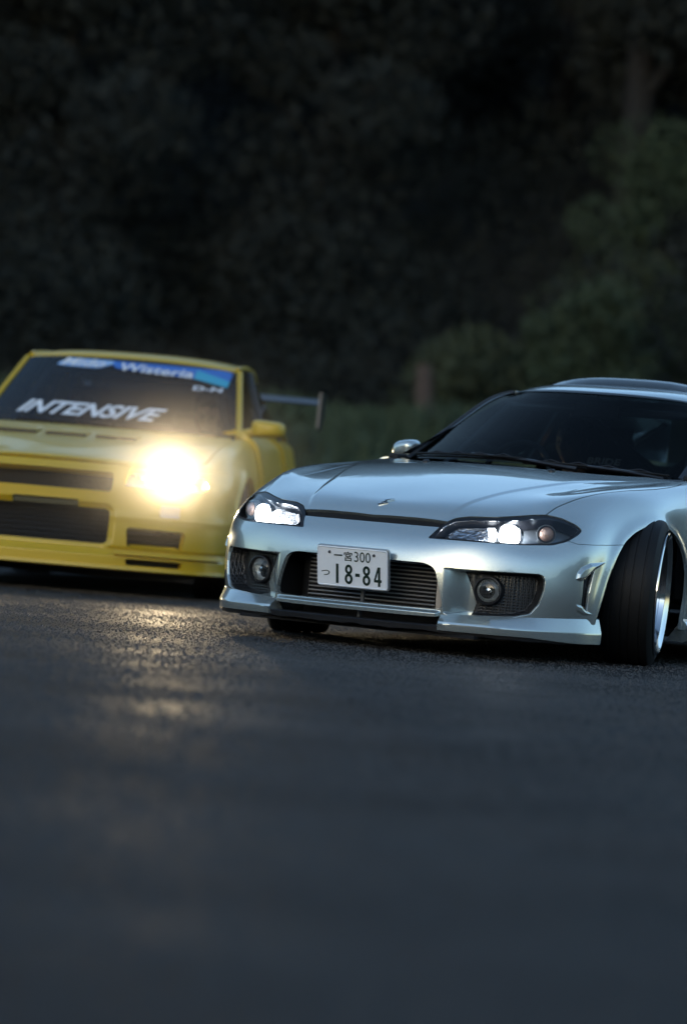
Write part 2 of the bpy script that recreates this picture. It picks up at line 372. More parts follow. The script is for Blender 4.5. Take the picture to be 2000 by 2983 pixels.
SLOT = [(.837, .350), (.884, .392), (.868, .30), (.866, .222), (.852, .233), (.835, .248)]
FIN = [(.795, .350), (.800, .378), (.82, .402), (.86, .421), (.945, .430), (.888, .396), (.838, .351), (.815, .344)]
FIN2 = [(.805, .252), (.836, .247), (.853, .232), (.895, .212), (.85, .205), (.81, .222)]
ARCH = rnd([(.28, -.2), (.355, .10), (.363, .199), (.385, .267), (.430, .370), (.488, .456), (.56, .515), (.65, .558), (.755, .588), (.849, .599), (.942, .588), (1.039, .556), (1.108, .512), (1.165, .452), (1.195, .39), (1.205, .299), (1.195, .2), (1.19, -.2)], .03)
CREASE = np.array([(-.02, .318), (.02, .325), (.07, .345), (.17, .365), (.35, .41), (.55, .475), (.77, .54), (1.1, .643), (1.4, .70)])
def silver_relief(ax, y, z, q):
    r = np.zeros_like(q); fr = y < .6
    a, b, c, d = ax[fr], y[fr], z[fr], q[fr]
    p = sd(POD, d, c); r[fr] -= .075 * smooth01(p / .007) * smooth01((d - .252) / .105)
    r[fr] += .011 * smooth01(sd(FIN, d, c) / .014) + .004 * smooth01(sd(FIN2, d, c) / .010)
    r[fr] -= .026 * smooth01((sd(SLOT, d, c) + .002) / .004)
    mid = smooth01((.262 - d) / .02); r[fr] += mid * .020 * smooth01((.182 - c) / .012)
    xc = np.interp(y, CREASE[:, 0], CREASE[:, 1]); hood = smooth01((z - .545) / .03)
    r += .0045 * hood * smooth01((xc - ax) / .022 + .5) * smooth01((1.15 - y) / .4 + .2)
    da = -sd(ARCH, y, z); ok = (ax > .6) & (y < 1.5)
    r += np.where(ok, .014 * np.exp(-(np.maximum(da, 0) / .035) ** 2), 0)
    # bulge over the front wheel, sculpted shoulder behind it
    r += np.where(ok, .008 * np.exp(-((y - .86) / .25) ** 2 - ((z - .66) / .05) ** 2), 0)
    return r
def dens(parts): return np.concatenate([np.linspace(a, b, n, endpoint=False) for a, b, n in parts] + [[parts[-1][1]]])
ug = dens([(0, 2, 36), (2, 3, 30), (3, 5, 230), (5, 8, 180)]); ug = np.concatenate([ug, (16 - ug[:-1])[::-1]])
vg = dens([(0, 3.2, 150), (3.2, 5.2, 36), (5.2, 8, 60), (8, 12, 50)])
SH = Shell(silver_rows(), ug, vg, silver_relief)
low = lambda A: .6 - A[:, Y]
notHL = lambda A: np.maximum(outside(HLP, Q, Z)(A), A[:, Y] - .6)
noArch = lambda A: np.maximum(outside(ARCH, Y, Z)(A), .6 - A[:, X])
G = .0022
bumper = SH.panel('bumper', [inside(BUMP, Q, Z, G / 2), notHL, noArch, outside(INTAKE, Q, Z), outside(PODB, Q, Z), outside(SLOT, Q, Z)], SILVER, silver, .02)
hoodp = SH.panel('bonnet', [inside(HOOD, X, Y, G), notHL], SILVER, silver, .018)
for s in (1, -1):
    SH.panel('wing_panel', [lambda A: A[:, XS] * s, outside(HOOD, X, Y, G), outside(BUMP, Q, Z, G / 2), notHL, noArch, lambda A: 1.45 - A[:, Y],
        lambda A: A[:, X] - .30, lambda A: np.maximum(A[:, Z] - .59, A[:, Y] - .2), lambda A: np.maximum(A[:, X] - .745, 1.2 - A[:, Y])], SILVER, silver, .014)
SH.panel('scuttle', [outside(HOOD, X, Y, .002), lambda A: A[:, Y] - 1.12, lambda A: .742 - A[:, X], lambda A: A[:, Z] - .75], BLACK, silver, .01, off=-.004)
SH.panel('inner_shell', [lambda A: np.maximum(outside(HLP, Q, Z)(A), A[:, Y] - .6), outside(INTAKE, Q, Z, -.0), lambda A: np.maximum(outside(ARCH, Y, Z, .02)(A), .6 - A[:, X]), lambda A: 1.45 - A[:, Y]], DARK, silver, 0, off=-.016)
for s in (1, -1):
    SH.panel('fog_lamp_grille', [lambda A: A[:, XS] * s, inside(PODB, Q, Z, -.001)], MESHB, silver, 0, off=-.003)
    SH.panel('vent_mesh', [lambda A: A[:, XS] * s, inside(SLOT, Q, Z, -.002), low], MESHB, silver, 0, off=-.001)
    # ---- headlight
    hl = SH.panel('headlight', [lambda A: A[:, XS] * s, inside(HLG, Q, Z), low], LENS, silver, .004, off=.001)
    tag(hl, 'lit headlight with round projector under clear lens')
    SH.panel('bezel', [lambda A: A[:, XS] * s, inside(HLP, Q, Z, .002), outside(HLG, Q, Z, .0005), low], TRIM, hl, .05, off=-.003)
    SH.panel('housing', [lambda A: A[:, XS] * s, inside(HLP, Q, Z, .004), low], HOUSING, hl, 0, off=-.062)
    SH.panel('reflector', [lambda A: A[:, XS] * s, inside([(.262, .484), (.275, .515), (.315, .540), (.43, .551), (.452, .552), (.452, .485)], Q, Z)], REFL, hl, .03, off=-.03)
    SH.panel('lit_reflector_edge', [lambda A: A[:, XS] * s, inside([(.430, .487), (.428, .549), (.458, .552), (.463, .53), (.455, .50), (.447, .485)], Q, Z)], LIT_EDGE, hl, .0, off=-.027)
    f = np.array([s * .18, -.98, -.02])
    p, n = SH.at(.512, .524, s); b = MB(); c = p - n * .03
    pl = bpy.data.lights.new('headlamp_bulb', 'POINT'); pl.energy = .9; pl.color = (.86, .93, 1); pl.shadow_soft_size = .008; po = link(bpy.data.objects.new('headlamp_bulb', pl)); po.parent = silver; po.location = tuple(c + f * .026 + np.array([0, 0, .012]))
    b.lathe([(.018, .0001), (.017, .012), (.013, .025), (.005, .036), (-.004, .043), (-.03, .043)], 40, frame_from(f, loc=c)); b.build('projector_lens', LAMP, hl)
    b = MB(); b.lathe([(-.012, .0435), (.000, .0455), (.0, .050), (-.03, .052)], 40, frame_from(f, loc=c)); b.build('projector_ring', CHROME, hl)
    p, n = SH.at(.672, .541, s); c = p - n * .028
    f2 = np.array([s * .45, -.88, 0])
    b = MB(); b.lathe([(.022, .0001), (.020, .012), (.012, .024), (0, .030), (-.02, .031)], 32, frame_from(f2, loc=c)); b.build('indicator_lens', INDIC, hl)
    b = MB(); b.lathe([(-.012, .031), (.004, .036), (.004, .0385), (-.03, .040)], 32, frame_from(f2, loc=c)); b.build('indicator_ring', HOUSING, hl)
    # ---- fog lamp
    ff = np.array([s * .17, -.985, 0]); c = np.array([s * .538, .022, .277])
    b = MB(); b.lathe([(-.05, .058), (-.005, .060), (.008, .058), (.010, .052), (.0, .048), (-.03, .046)], 40, frame_from(ff, loc=c)); fog = b.build('fog_lamp', BLACK, silver)
    b = MB(); b.lathe([(-.035, .0001), (-.033, .012), (-.022, .032), (-.004, .047)], 40, frame_from(ff, loc=c)); b.build('reflector', FOGREFL, fog)
    b = MB(); b.lathe([(.008, .0001), (.007, .022), (.003, .04), (-.002, .0478)], 40, frame_from(ff, loc=c)); b.build('lens', FOGLENS, fog)
    b = MB(); b.lathe([(-.02, .0001), (-.002, .0001), (-.004, .010), (-.02, .013)], 16, frame_from(ff, loc=c)); b.build('bulb_shield', CHROME, fog)
    for k in range(9):   # moulded ribs on the outer edge of the lens
        a = -.030 + k * .0075; hgt = math.sqrt(max(0, .046 ** 2 - (.044 - 0.0) ** 2)) 
    b = MB()
    for k in range(13):
        w = math.pi / 2 + .35 + k * (math.pi - .7) / 12
        M = frame_from(ff, loc=c); 
        p0 = M @ np.array([.007, math.cos(w) * .034, math.sin(w) * .034, 1]); p1 = M @ np.array([.002, math.cos(w) * .046, math.sin(w) * .046, 1])
        b.tube([p0[:3], p1[:3]], .0012, 5)
    b.build('lens_rib', FOGLENS, fog)

# ---- front lip: ledge, mid bar shadow, black splitter
def plan_at(q, z, s):
    p, n = SH.at(q, z, s); n = np.array([n[0], n[1], 0]); n /= np.linalg.norm(n); return p, n
for s in (1, -1):
    rows = []
    for q in np.linspace(.262, .93, 40):
        zi = np.interp(q, [.262, .30, .55, .70, .84, .95], [.164, .165, .179, .186, .191, .193]); p, n = plan_at(q, max(zi, .165), s)
        k = smooth01((q - .255) / .03); ko = 1 - .62 * smooth01((q - .45) / .3)
        sec = [(zi + .004, -.004), (zi, .002), (.139, .046 * (.75 + .25 * k) * ko), (.131, .050 * (.75 + .25 * k) * ko), (.128, .050 * ko), (float(np.interp(q, [.6, .8], [.103, .091])), .044 * ko), (float(np.interp(q, [.6, .8], [.099, .088])), .03 * ko), (.098, -.06)]
        rows.append([(p[0] + n[0] * o, p[1] + n[1] * o, z) for z, o in sec])
    Gd = np.array(rows); b = MB(); b.grid(Gd if s > 0 else Gd[::-1])
    n8 = 8; b.F.append(tuple(range(n8))); b.F.append(tuple(range(39 * n8, 40 * n8))[::-1])
    tag(b.build('front_lip', SILVER, silver, auto=25), None)
rows = []
for q in np.concatenate([np.linspace(.93, .02, 50), np.linspace(.0, -.07, 4)]):
    p, n = plan_at(q, .165, 1); rows.append((p, n, q))
full = [(p, n, q) for p, n, q in rows] + [(p * np.array([-1, 1, 1]), n * np.array([-1, 1, 1]), q) for p, n, q in rows[::-1][1:]]
Gd = []
for p, n, q in full:
    k = smooth01((q - .26) / .06); zt = .121 * (1 - k) + .108 * k; jag = .0015 * math.sin(p[0] * 60) + .003 * (math.sin(p[0] * 23 + 1) > .7)
    ko = 1 - .75 * smooth01((q - .45) / .3); sec = [(zt, -.10), (zt, .028 * ko), (zt - .004, .034 * ko), (.096 - .008 * k + jag, .030 * ko), (.092 - .008 * k + jag, .02 * ko), (.090, -.12)]
    Gd.append([(p[0] + n[0] * o, p[1] + n[1] * o, z) for z, o in sec])
b = MB(); b.grid(np.array(Gd)); b.build('splitter', BLACK, silver, auto=30)
# ---- intake: dark box, intercooler, bracket
b = MB(); b.box((0, .17, .24), (.86, .01, .34)); b.box((0, .05, .400), (.80, .24, .02)); b.box((0, .06, .085), (1.1, .30, .012))
b.box((.40, .06, .26), (.01, .22, .30)); b.box((-.40, .06, .26), (.01, .22, .30)); b.build('intake_duct', DARK, silver, smooth=False)
b = MB(); b.box((0, .065, .27), (.60, .06, .20)); ic = b.build('intercooler', mat('intercooler_core', (.03, .03, .032), .5, .7, bump=1., bump_scale=140), silver, smooth=False)
FINM = mat('intercooler_fin', (.50, .48, .46), .32, .6)
fin0 = None
for k in range(12):
    if fin0 is None:
        b = MB(); b.tube([(-.298, .0, 0), (.298, .0, 0)], .0036, 6); fin0 = b.build('fin', FINM, ic); fin0.location = (0, .026, .180)
    else: c = fin0.copy(); link(c); c.parent = ic; c.location = (0, .026, .180 + k * .0165)
for s in (1, -1):
    b = MB(); Gt = np.array([[(s * (.30 + .012 * math.sin(t) + .045 * u), .03 + .04 * abs(math.cos(t)) * 0 + .03 * u, .165 + .205 * v) for v in np.linspace(0, 1, 6)] for u, t in zip(np.linspace(0, 1, 6), np.linspace(0, math.pi, 6))])
    b.grid(Gt if s > 0 else Gt[::-1]); b.build('end_tank', ALLOY, ic)
b = MB(); b.box((.0, -.045, .215), (.016, .012, .085)); b.box((.0, -.06, .145), (.012, .02, .05)); b.build('bracket', mat('grey_bracket', (.11, .115, .12), .5, .4), silver, bevel=.002)
b = MB(); b.box((0, -.085, .140), (.0, .0, .0)) if False else None

# ---- number plate (330 x 165 mm), tipped forward at the top
PL = empty('number_plate', silver, (0, -.150, .322), (rad(9.95), 0, 0))
def rrect(w, h, r, n=5):
    out = []
    for cx, cy, a0 in ((w / 2 - r, h / 2 - r, 0), (-w / 2 + r, h / 2 - r, 90), (-w / 2 + r, -h / 2 + r, 180), (w / 2 - r, -h / 2 + r, 270)):
        out += [(cx + r * math.cos(rad(a0 + 90 * i / n)), cy + r * math.sin(rad(a0 + 90 * i / n))) for i in range(n + 1)]
    return out
up_ = lambda y0: (lambda u, v, w: (u, y0 - w, v))
b = MB(); b.prism(rrect(.330, .165, .012), .0015, up_(.0)); b.build('plate', WHITE, PL, smooth=False)
def ring_bar(mb, w, h, r, t, hgt, y0):
    a, c = rrect(w, h, r), rrect(w - t, h - t, r - t / 2); k = len(a); e = rrect(w - t / 2, h - t / 2, r - t / 4)
    V = [(u, y0, v) for u, v in a] + [(u, y0 - hgt, v) for u, v in e] + [(u, y0, v) for u, v in c]
    mb.add(V, [(i, (i + 1) % k, k + (i + 1) % k, k + i) for i in range(k)] + [(k + i, k + (i + 1) % k, 2 * k + (i + 1) % k, 2 * k + i) for i in range(k)])
b = MB(); ring_bar(b, .328, .163, .011, .012, .003, -.0014); b.build('embossed_edge', WHITE, PL)
b = MB(); b.prism(rrect(.338, .173, .014), .012, up_(.016)); b.build('plate_holder', mat('holder_silver', (.35, .38, .40), .3, .7), PL, bevel=.003)
mm = lambda x, y: ((x - 165) / 1000, (82.5 - y) / 1000)
def stroke_mesh(mb, polys, y0=-.0022):
    for p in polys: mb.prism([mm(*q) for q in p], .0008, up_(y0))
def ringpoly(mb, cx, cy, rx, ry, t, y0=-.0022, n=28):
    o = [mm(cx + rx * math.cos(a), cy + ry * math.sin(a)) for a in np.linspace(0, 2 * math.pi, n, endpoint=False)]
    i = [mm(cx + (rx - t) * math.cos(a), cy + (ry - t) * math.sin(a)) for a in np.linspace(0, 2 * math.pi, n, endpoint=False)]
    V = [(u, y0 - .0008, v) for u, v in o + i]; mb.add(V, [(k, (k + 1) % n, n + (k + 1) % n, n + k) for k in range(n)])
def digit(name, polys=(), rings=()):
    b = MB(); stroke_mesh(b, polys)
    for r in rings: ringpoly(b, *r)
    return b.build(name, GREEN, PL, smooth=False)
digit('numeral', [[(89, 71), (100.5, 71), (100.5, 151), (89, 151)]])
for cx in (148.5, 232): digit('numeral', (), [(cx, 90.5, 17, 20, 10.5), (cx, 129.5, 18.5, 21.8, 10.8)])
digit('hyphen', [[(179.5, 105), (200, 105), (200, 118), (179.5, 118)]])
digit('numeral', [[(284, 71), (296, 71), (296, 123), (302, 123), (302, 134), (296, 134), (296, 151), (285.5, 151), (285.5, 134), (267, 134), (267, 124)][:5] + [(302, 134), (296, 134), (296, 151), (285.5, 151), (285.5, 134), (267, 134), (267, 124)]])
b = MB(); b.prism([mm(*q) for q in [(285.5, 94), (285.5, 123), (276.5, 123)]], .0002, up_(-.0032)); b.build('plate_gap', WHITE, PL, smooth=False)
def plate_text(body, x0, x1, y0, y1, **k):
    V, F = fit_text(body, x0, x1, y0, y1, **k); V = np.array([(*mm(a, b_), 0) for a, b_, c in V]); V = np.stack([V[:, 0], np.full(len(V), -.0030), V[:, 1]], 1)
    return obj('lettering', V, F, GREEN, PL, smooth=False)
digit('lettering', [[(80, 32.5), (118.5, 32.0), (118.5, 37.2), (80, 37.7)]])
plate_text('宮', 127, 165.5, 56.5, 17, bold=.012)
plate_text('300', 175, 251, 57, 14.5)
plate_text('つ', 20, 60, 123, 101, bold=.012)
for x, y in ((58.6, 24.5), (266.6, 24.5)):
    b = MB(); M = frame_from((0, -1, 0), loc=(mm(x, y)[0], -.0015, mm(x, y)[1])); b.lathe([(.004, .0001), (.004, .0055), (.0, .0065)], 12, M); b.build('bolt', mat('bolt_grey', (.12, .12, .13), .4, .7), PL)

# ---- emblem
pz = np.array([SH.S[i, len(ug) // 2] for i in range(len(vg))]); i0 = int(np.argmin(abs(pz[:, 1] - .05))); t_ = pz[i0 + 3] - pz[i0 - 3]; t_ /= np.linalg.norm(t_); nn = np.cross((1, 0, 0), t_); nn = nn if nn[2] > 0 else -nn
EM = [(-.024, -.022), (.008, -.002), (-.006, .002), (.030, .024), (-.018, .016), (-.026, .006), (-.008, .001), (.0, -.0035), (-.022, -.012)]
EM1 = [(-.026, -.024), (.002, -.010), (.010, -.001), (-.004, .003), (-.020, .005), (-.004, -.004), (-.012, -.011)]
EM2 = [(.030, .024), (.002, .012), (-.010, .004), (.002, -.001), (.022, .002), (.006, .007), (.014, .012)]
EM = [(.023, .030), (-.013, .010), (-.002, -.001), (-.023, -.030), (.013, -.010), (.002, .003)]
b = MB(); b.prism(EM, .006, lambda u, v, w: tuple(pz[i0] + np.array((u + .022, 0, 0)) + t_ * v + nn * (w - .001))); b.build('emblem', CHROME, silver, smooth=False)
b = MB(); b.prism([(u * .62, v * .62) for u, v in EM], .0012, lambda u, v, w: tuple(pz[i0] + np.array((u + .022, 0, 0)) + t_ * v + nn * (w + .005))); b.build('emblem_inlay', TRIM, silver, smooth=False)

# ---- washer nozzles, wipers
for s in (1, -1):
    i = np.argmin((SH.S[..., 0] - s * .31) ** 2 + (SH.S[..., 1] - .972) ** 2); p = SH.S.reshape(-1, 3)[i]; b = MB()
    b.lathe([(.0, .017), (.006, .016), (.011, .010), (.012, .0001)], 16, frame_from((0, -.1, 1), up=(1, 0, 0), loc=p)); b.build('washer_nozzle', BLACK, silver)
def wiper(pts, arm):
    w = None
    P = np.array(pts); b = MB(); b.tube(P, .0045, 6); w = b.build('wiper', TRIM, silver)
    b = MB(); b.tube(P + np.array([0, -.012, .012]), .006, 6); b.build('blade', RUBBER, w)
    b = MB(); n = len(P)
    for f in (.12, .32, .55, .75):
        a, c = P[int(f * (n - 1))], P[min(n - 1, int(f * (n - 1)) + 5)]; m_ = (a + c) / 2 + np.array([0, -.01, .024]); b.tube([a + (0, -.01, .01), m_, c + (0, -.01, .01)], .004, 5)
    b.build('yoke', BLACK, w)
    b = MB(); b.tube(arm, [.011, .009, .007], 8); b.build('arm', TRIM, w)
def cowl_y(x): return np.interp(abs(x), [0, .1, .2, .3, .4, .5, .58, .66, .70], [1.225, 1.228, 1.24, 1.262, 1.29, 1.335, 1.375, 1.43, 1.48])
wiper([(x, cowl_y(x) + .0, .826 - .012 * abs(x) + .006 * math.sin((x + .56) * 4.4)) for x in np.linspace(-.56, .06, 26)], [(.30, 1.235, .812), (.05, 1.215, .835), (-.22, 1.235, .845)])
wiper([(x, cowl_y(x) + .0, .820 - .026 * abs(x) + .006 * math.sin((x) * 4.4)) for x in np.linspace(.04, .66, 26)], [(.64, 1.40, .800), (.5, 1.31, .818), (.34, 1.255, .828)])

# ---- greenhouse: windscreen, pillars, roof
PIL = np.array([(.690, 1.515, .806), (.660, 1.72, .914), (.612, 1.905, 1.029), (.567, 2.02, 1.108), (.525, 2.09, 1.145), (.485, 2.125, 1.160)])
def screen_pt(u, v):
    """u -1..1 across, v 0..1 up"""
    a = abs(u); kp = np.linspace(0, 1, 6); W = spl(kp, np.array([v]))[0]; edge = W @ PIL
    yb = np.interp(a * .69, [0, .2, .35, .5, .6, .69], [1.245, 1.262, 1.30, 1.37, 1.435, 1.515]); zb = .816 - .010 * a ** 2
    cen = np.array([0, 1.245 + .70 * v, .818 + (.362 * v - .03 * v * (v - 1) * 1.2)])
    x = edge[0] * a; k = a ** 2.2
    y = cen[1] * (1 - k) + edge[1] * k; z = cen[2] * (1 - a ** 3) + edge[2] * a ** 3
    return np.array([x * (1 if u >= 0 else -1), y, z])
us = np.linspace(-1, 1, 61); vs_ = np.linspace(0, 1, 31)
WS = np.array([[screen_pt(u, v) for u in us] for v in vs_]); 
b = MB(); b.grid(WS); tag(b.build('windscreen', WSCREEN, silver, auto=None), 'dark tinted windscreen')
def strip(name, pts, wvec, m, parent, out=None, t=.006):
    b = MB(); G_ = np.array([[p, p + w, p + w - np.array(o) * t, p - np.array(o) * t] for p, w, o in zip(pts, wvec, out)]); b.grid(G_); return b.build(name, m, parent)
WN = grid_normals(WS); WN = WN * (1 if WN[15, 30][1] < 0 else -1)
# black border of the glass and moulding
def band(name, idx, wpx, m, off=.003):
    for sgn in (1, -1):
        b = MB(); c0 = 30 + sgn * 30; G_ = np.array([[WS[i, c0] + WN[i, c0] * off, WS[i, c0 - sgn * wpx] + WN[i, c0 - sgn * wpx] * off] for i in range(31)]); b.grid(G_); b.build(name, m, silver)
band('screen_edge_seal', None, 1, TRIM)
b = MB(); b.grid(np.array([[WS[30, j] + WN[30, j] * .003, WS[29, j] + WN[29, j] * .003] for j in range(61)])); b.build('screen_top_seal', TRIM, silver)
for s in (1, -1):
    b = MB(); c0 = 30 + s * 30; pts = [WS[i, c0] for i in range(31)]
    b.tube([p + np.array([s * .012, .012, .002]) for p in pts], [.011] * 31, 8); b.build('pillar', mat('pillar_moulding', (.03, .033, .037), .25), silver)
# roof
def roof_pt(u, v):
    f = screen_pt(u, 1); a = abs(u)
    L = [(0, 0), (.04, .012), (.12, .027), (.3, .044), (.9, .085), (1.35, .075), (1.65, .035), (1.75, .0)]; y = v * 1.75
    w = np.interp(y, [0, .2, 1.2, 1.75], [1, 1.13, 1.13, 1.0]); dz = spl([p[0] for p in L], np.array([y]))[0] @ np.array([p[1] for p in L])
    zf = screen_pt(0, 1)[2]; dr = (zf - f[2]) * (1 + .7 * a ** 3) + .03 * a ** 6 * smooth01(v * 8)
    return np.array([f[0] * w, f[1] + y + .0, zf + dz - dr + .002])
RG = np.array([[roof_pt(u, v) for u in us] for v in np.concatenate([np.linspace(0, .1, 14), np.linspace(.13, 1, 30)])]); b = MB(); b.grid(RG); b.build('roof', SILVER, silver, auto=None)
b = MB(); G_ = []
for u in np.linspace(-1, 1, 41):
    x = .46 * u; h = .040 * (1 - abs(u) ** 3.5); p = RG[:, int(round(30 + 30 * min(.84, abs(u) * .84) * (1 if u >= 0 else -1)))]; zr = np.interp(2.33, p[:, 1], p[:, 2]) - .003
    G_.append([(x, 2.29, zr), (x, 2.33, zr + h * .7), (x, 2.37, zr + h), (x, 2.45, zr + h + .002), (x, 2.45, zr + h - .004), (x, 2.37, zr + h - .006), (x, 2.33, zr)])
b.grid(np.array(G_)); b.build('sunroof_visor', mat('smoked_visor', (.015, .02, .022), .15, coat=.5), silver)
# side body behind the wings, rear
kz = SH.S0[:, 0, :]; kx = [np.array(silver_rows())[r, 0] for r in range(9)]
rows = []
for (x, y, z) in kx:
    t = (z - .16) / .62; rows.append([(x, 1.46, z - .004 * t), (x - .022, 2.2, z - .022 * t), (x - .01, 2.9, z - .0 * t), (x + .012, 3.45, z + .06 * t), (x - .03, 3.95, z + .08 * t), (x * .80, 4.27, z + .07 * t), (x * .40, 4.36, z + .07 * t), (0, 4.38, z + .07 * t)])
rows.append([(.72, 1.48, .788), (.70, 2.2, .790), (.70, 2.9, .815), (.72, 3.45, .875), (.70, 3.9, .885), (.60, 4.22, .875), (.3, 4.31, .880), (0, 4.33, .88)])
rows.append([(.64, 1.50, .77), (.62, 2.2, .775), (.62, 2.9, .80), (.56, 3.45, .90), (.5, 3.7, .90), (.42, 3.95, .90), (.2, 4.0, .905), (0, 4.0, .905)])
P_ = np.array(rows); Mi = P_[:, :-1][:, ::-1].copy(); Mi[..., 0] *= -1; P_ = np.concatenate([P_, Mi], 1)
def rear_relief(ax, y, z, q):
    d = np.sqrt((y - 3.385) ** 2 + (z - .31) ** 2); return np.where(ax > .6, .016 * np.exp(-(np.maximum(d - .335, 0) / .05) ** 2), 0)
SB = Shell(P_, np.linspace(0, 14, 260), np.linspace(0, 10, 90), rear_relief)
RA = [(3.385 + .335 * math.cos(a), .31 + .335 * math.sin(a)) for a in np.linspace(0, 2 * math.pi, 48, endpoint=False)]
noRA = lambda A: np.maximum(outside(RA, Y, Z)(A), .6 - A[:, X])
DOOR = rnd([(1.49, .24), (1.47, .60), (1.485, .90), (2.72, .90), (2.76, .55), (2.66, .24)], .04)
SB.panel('rear_body', [noRA, lambda A: np.maximum(outside(DOOR, Y, Z, .002)(A), .5 - A[:, X])], SILVER, silver, .02)
for s in (1, -1): SB.panel('door', [lambda A: A[:, XS] * s, inside(DOOR, Y, Z, .002), lambda A: A[:, X] - .5], SILVER, silver, .02)
for s in (1, -1):
    b = MB(); G_ = []
    for y in np.linspace(1.22, 3.02, 20):
        e = .004 * math.sin(y * 3); G_.append([(s * (.868 + e), y, .205), (s * (.885 + e), y, .190), (s * (.905 + e), y, .165), (s * (.905 + e), y, .118), (s * (.88 + e), y, .105), (s * .80, y, .11)])
    G_ = np.array(G_); b.grid(G_ if s < 0 else G_[::-1]); b.F += [tuple(range(6)), tuple(range(19 * 6, 20 * 6))]; b.build('side_skirt', SILVER, silver, auto=30)
    # side glass, rear pillar, mirror
    top = [RG[i, 60 if s > 0 else 0] for i in np.linspace(2, 43, 20).astype(int)]; b = MB()
    G_ = np.array([[np.array([s * .715, 1.50 + 2.1 * i / 19, .828 + .05 * i / 19]), p] for i, p in enumerate(top)]); b.grid(G_ if s < 0 else G_[::-1]); b.build('side_window', SIDEGLASS, silver)
    b = MB(); t_, l_, r_ = top[-1], np.array([s * .715, 3.60, .876]), np.array([s * .54, 3.97, .905]); e_ = np.array([-s * .02, -.01, 0]); rq = RG[-1][60 if s > 0 else 0]
    b.add([l_, r_, rq, t_, l_ + e_, r_ + e_, rq + e_, t_ + e_], [(0, 1, 2, 3), (7, 6, 5, 4), (0, 4, 5, 1), (1, 5, 6, 2), (3, 7, 4, 0)]); b.add([np.array([s * .717, 2.95, .845]), l_ + [0, 0, 0], t_ + [s * .004, 0, 0], np.array(top[12]) + [s * .004, 0, 0]], [(0, 1, 2, 3)]); b.build('quarter_pillar', SILVER, silver, smooth=False)
    b = MB(); b.tube([np.array([s * .71, 2.78, .85]), top[10] + np.array([0, 0, -.01])], .03, 8); b.tube(top, .016, 8); b.build('window_frame', SILVER, silver)
    mr = MB(); c = np.array([s * .838, 1.78, .855]); V = []
    n1, n2 = 24, 14; G_ = []
    for i in range(n1 + 1):
        a = 2 * math.pi * i / n1; rw = []
        for j in range(n2 + 1):
            e = math.pi / 2 * j / n2; ce, se = math.cos(e) ** .55, math.sin(e) ** .9
            sx = math.copysign(abs(math.cos(a)) ** .7, math.cos(a)); sz = math.copysign(abs(math.sin(a)) ** .75, math.sin(a))
            rw.append((c[0] + .064 * ce * sx, c[1] - .075 * se, c[2] + .043 * ce * sz - .008 * (sx * s)))
        G_.append(rw)
    G_ = np.array(G_); mr.grid(G_); o = mr.build('door_mirror', SILVER, silver)
    b = MB(); b.tube([(s * .70, 1.72, .825), (s * .78, 1.76, .838), (s * .86, 1.79, .845)], [.028, .024, .02], 8); b.build('mirror_arm', BLACK, o)
    b = MB(); b.prism([(c[0] + .058 * math.cos(a), c[2] + .038 * math.sin(a)) for a in np.linspace(0, 2 * math.pi, 20, endpoint=False)], .004, lambda u, v, w: (u, 1.803 - w, v)); b.build('mirror_glass', CHROME, o)
rr = RG[-1]; b = MB(); b.grid(np.array([[p, np.array([p[0] / .5 * .52 if abs(p[0]) > 1e-6 else 0, 4.0 - .1 * abs(p[0]), .905])] for p in rr])); b.build('rear_window', SIDEGLASS, silver)
for s in (1, -1):
    b = MB(); b.prism([(4.30, .62), (4.33, .62), (4.31, .76), (4.27, .76)], .36, lambda u, v, w: (s * (.34 + w), u + .03 - .12 * (w / .36) ** 2, v)); b.build('tail_lamp', mat('tail_lamp_red', (.25, .01, .01), .2, coat=1), silver, smooth=False)

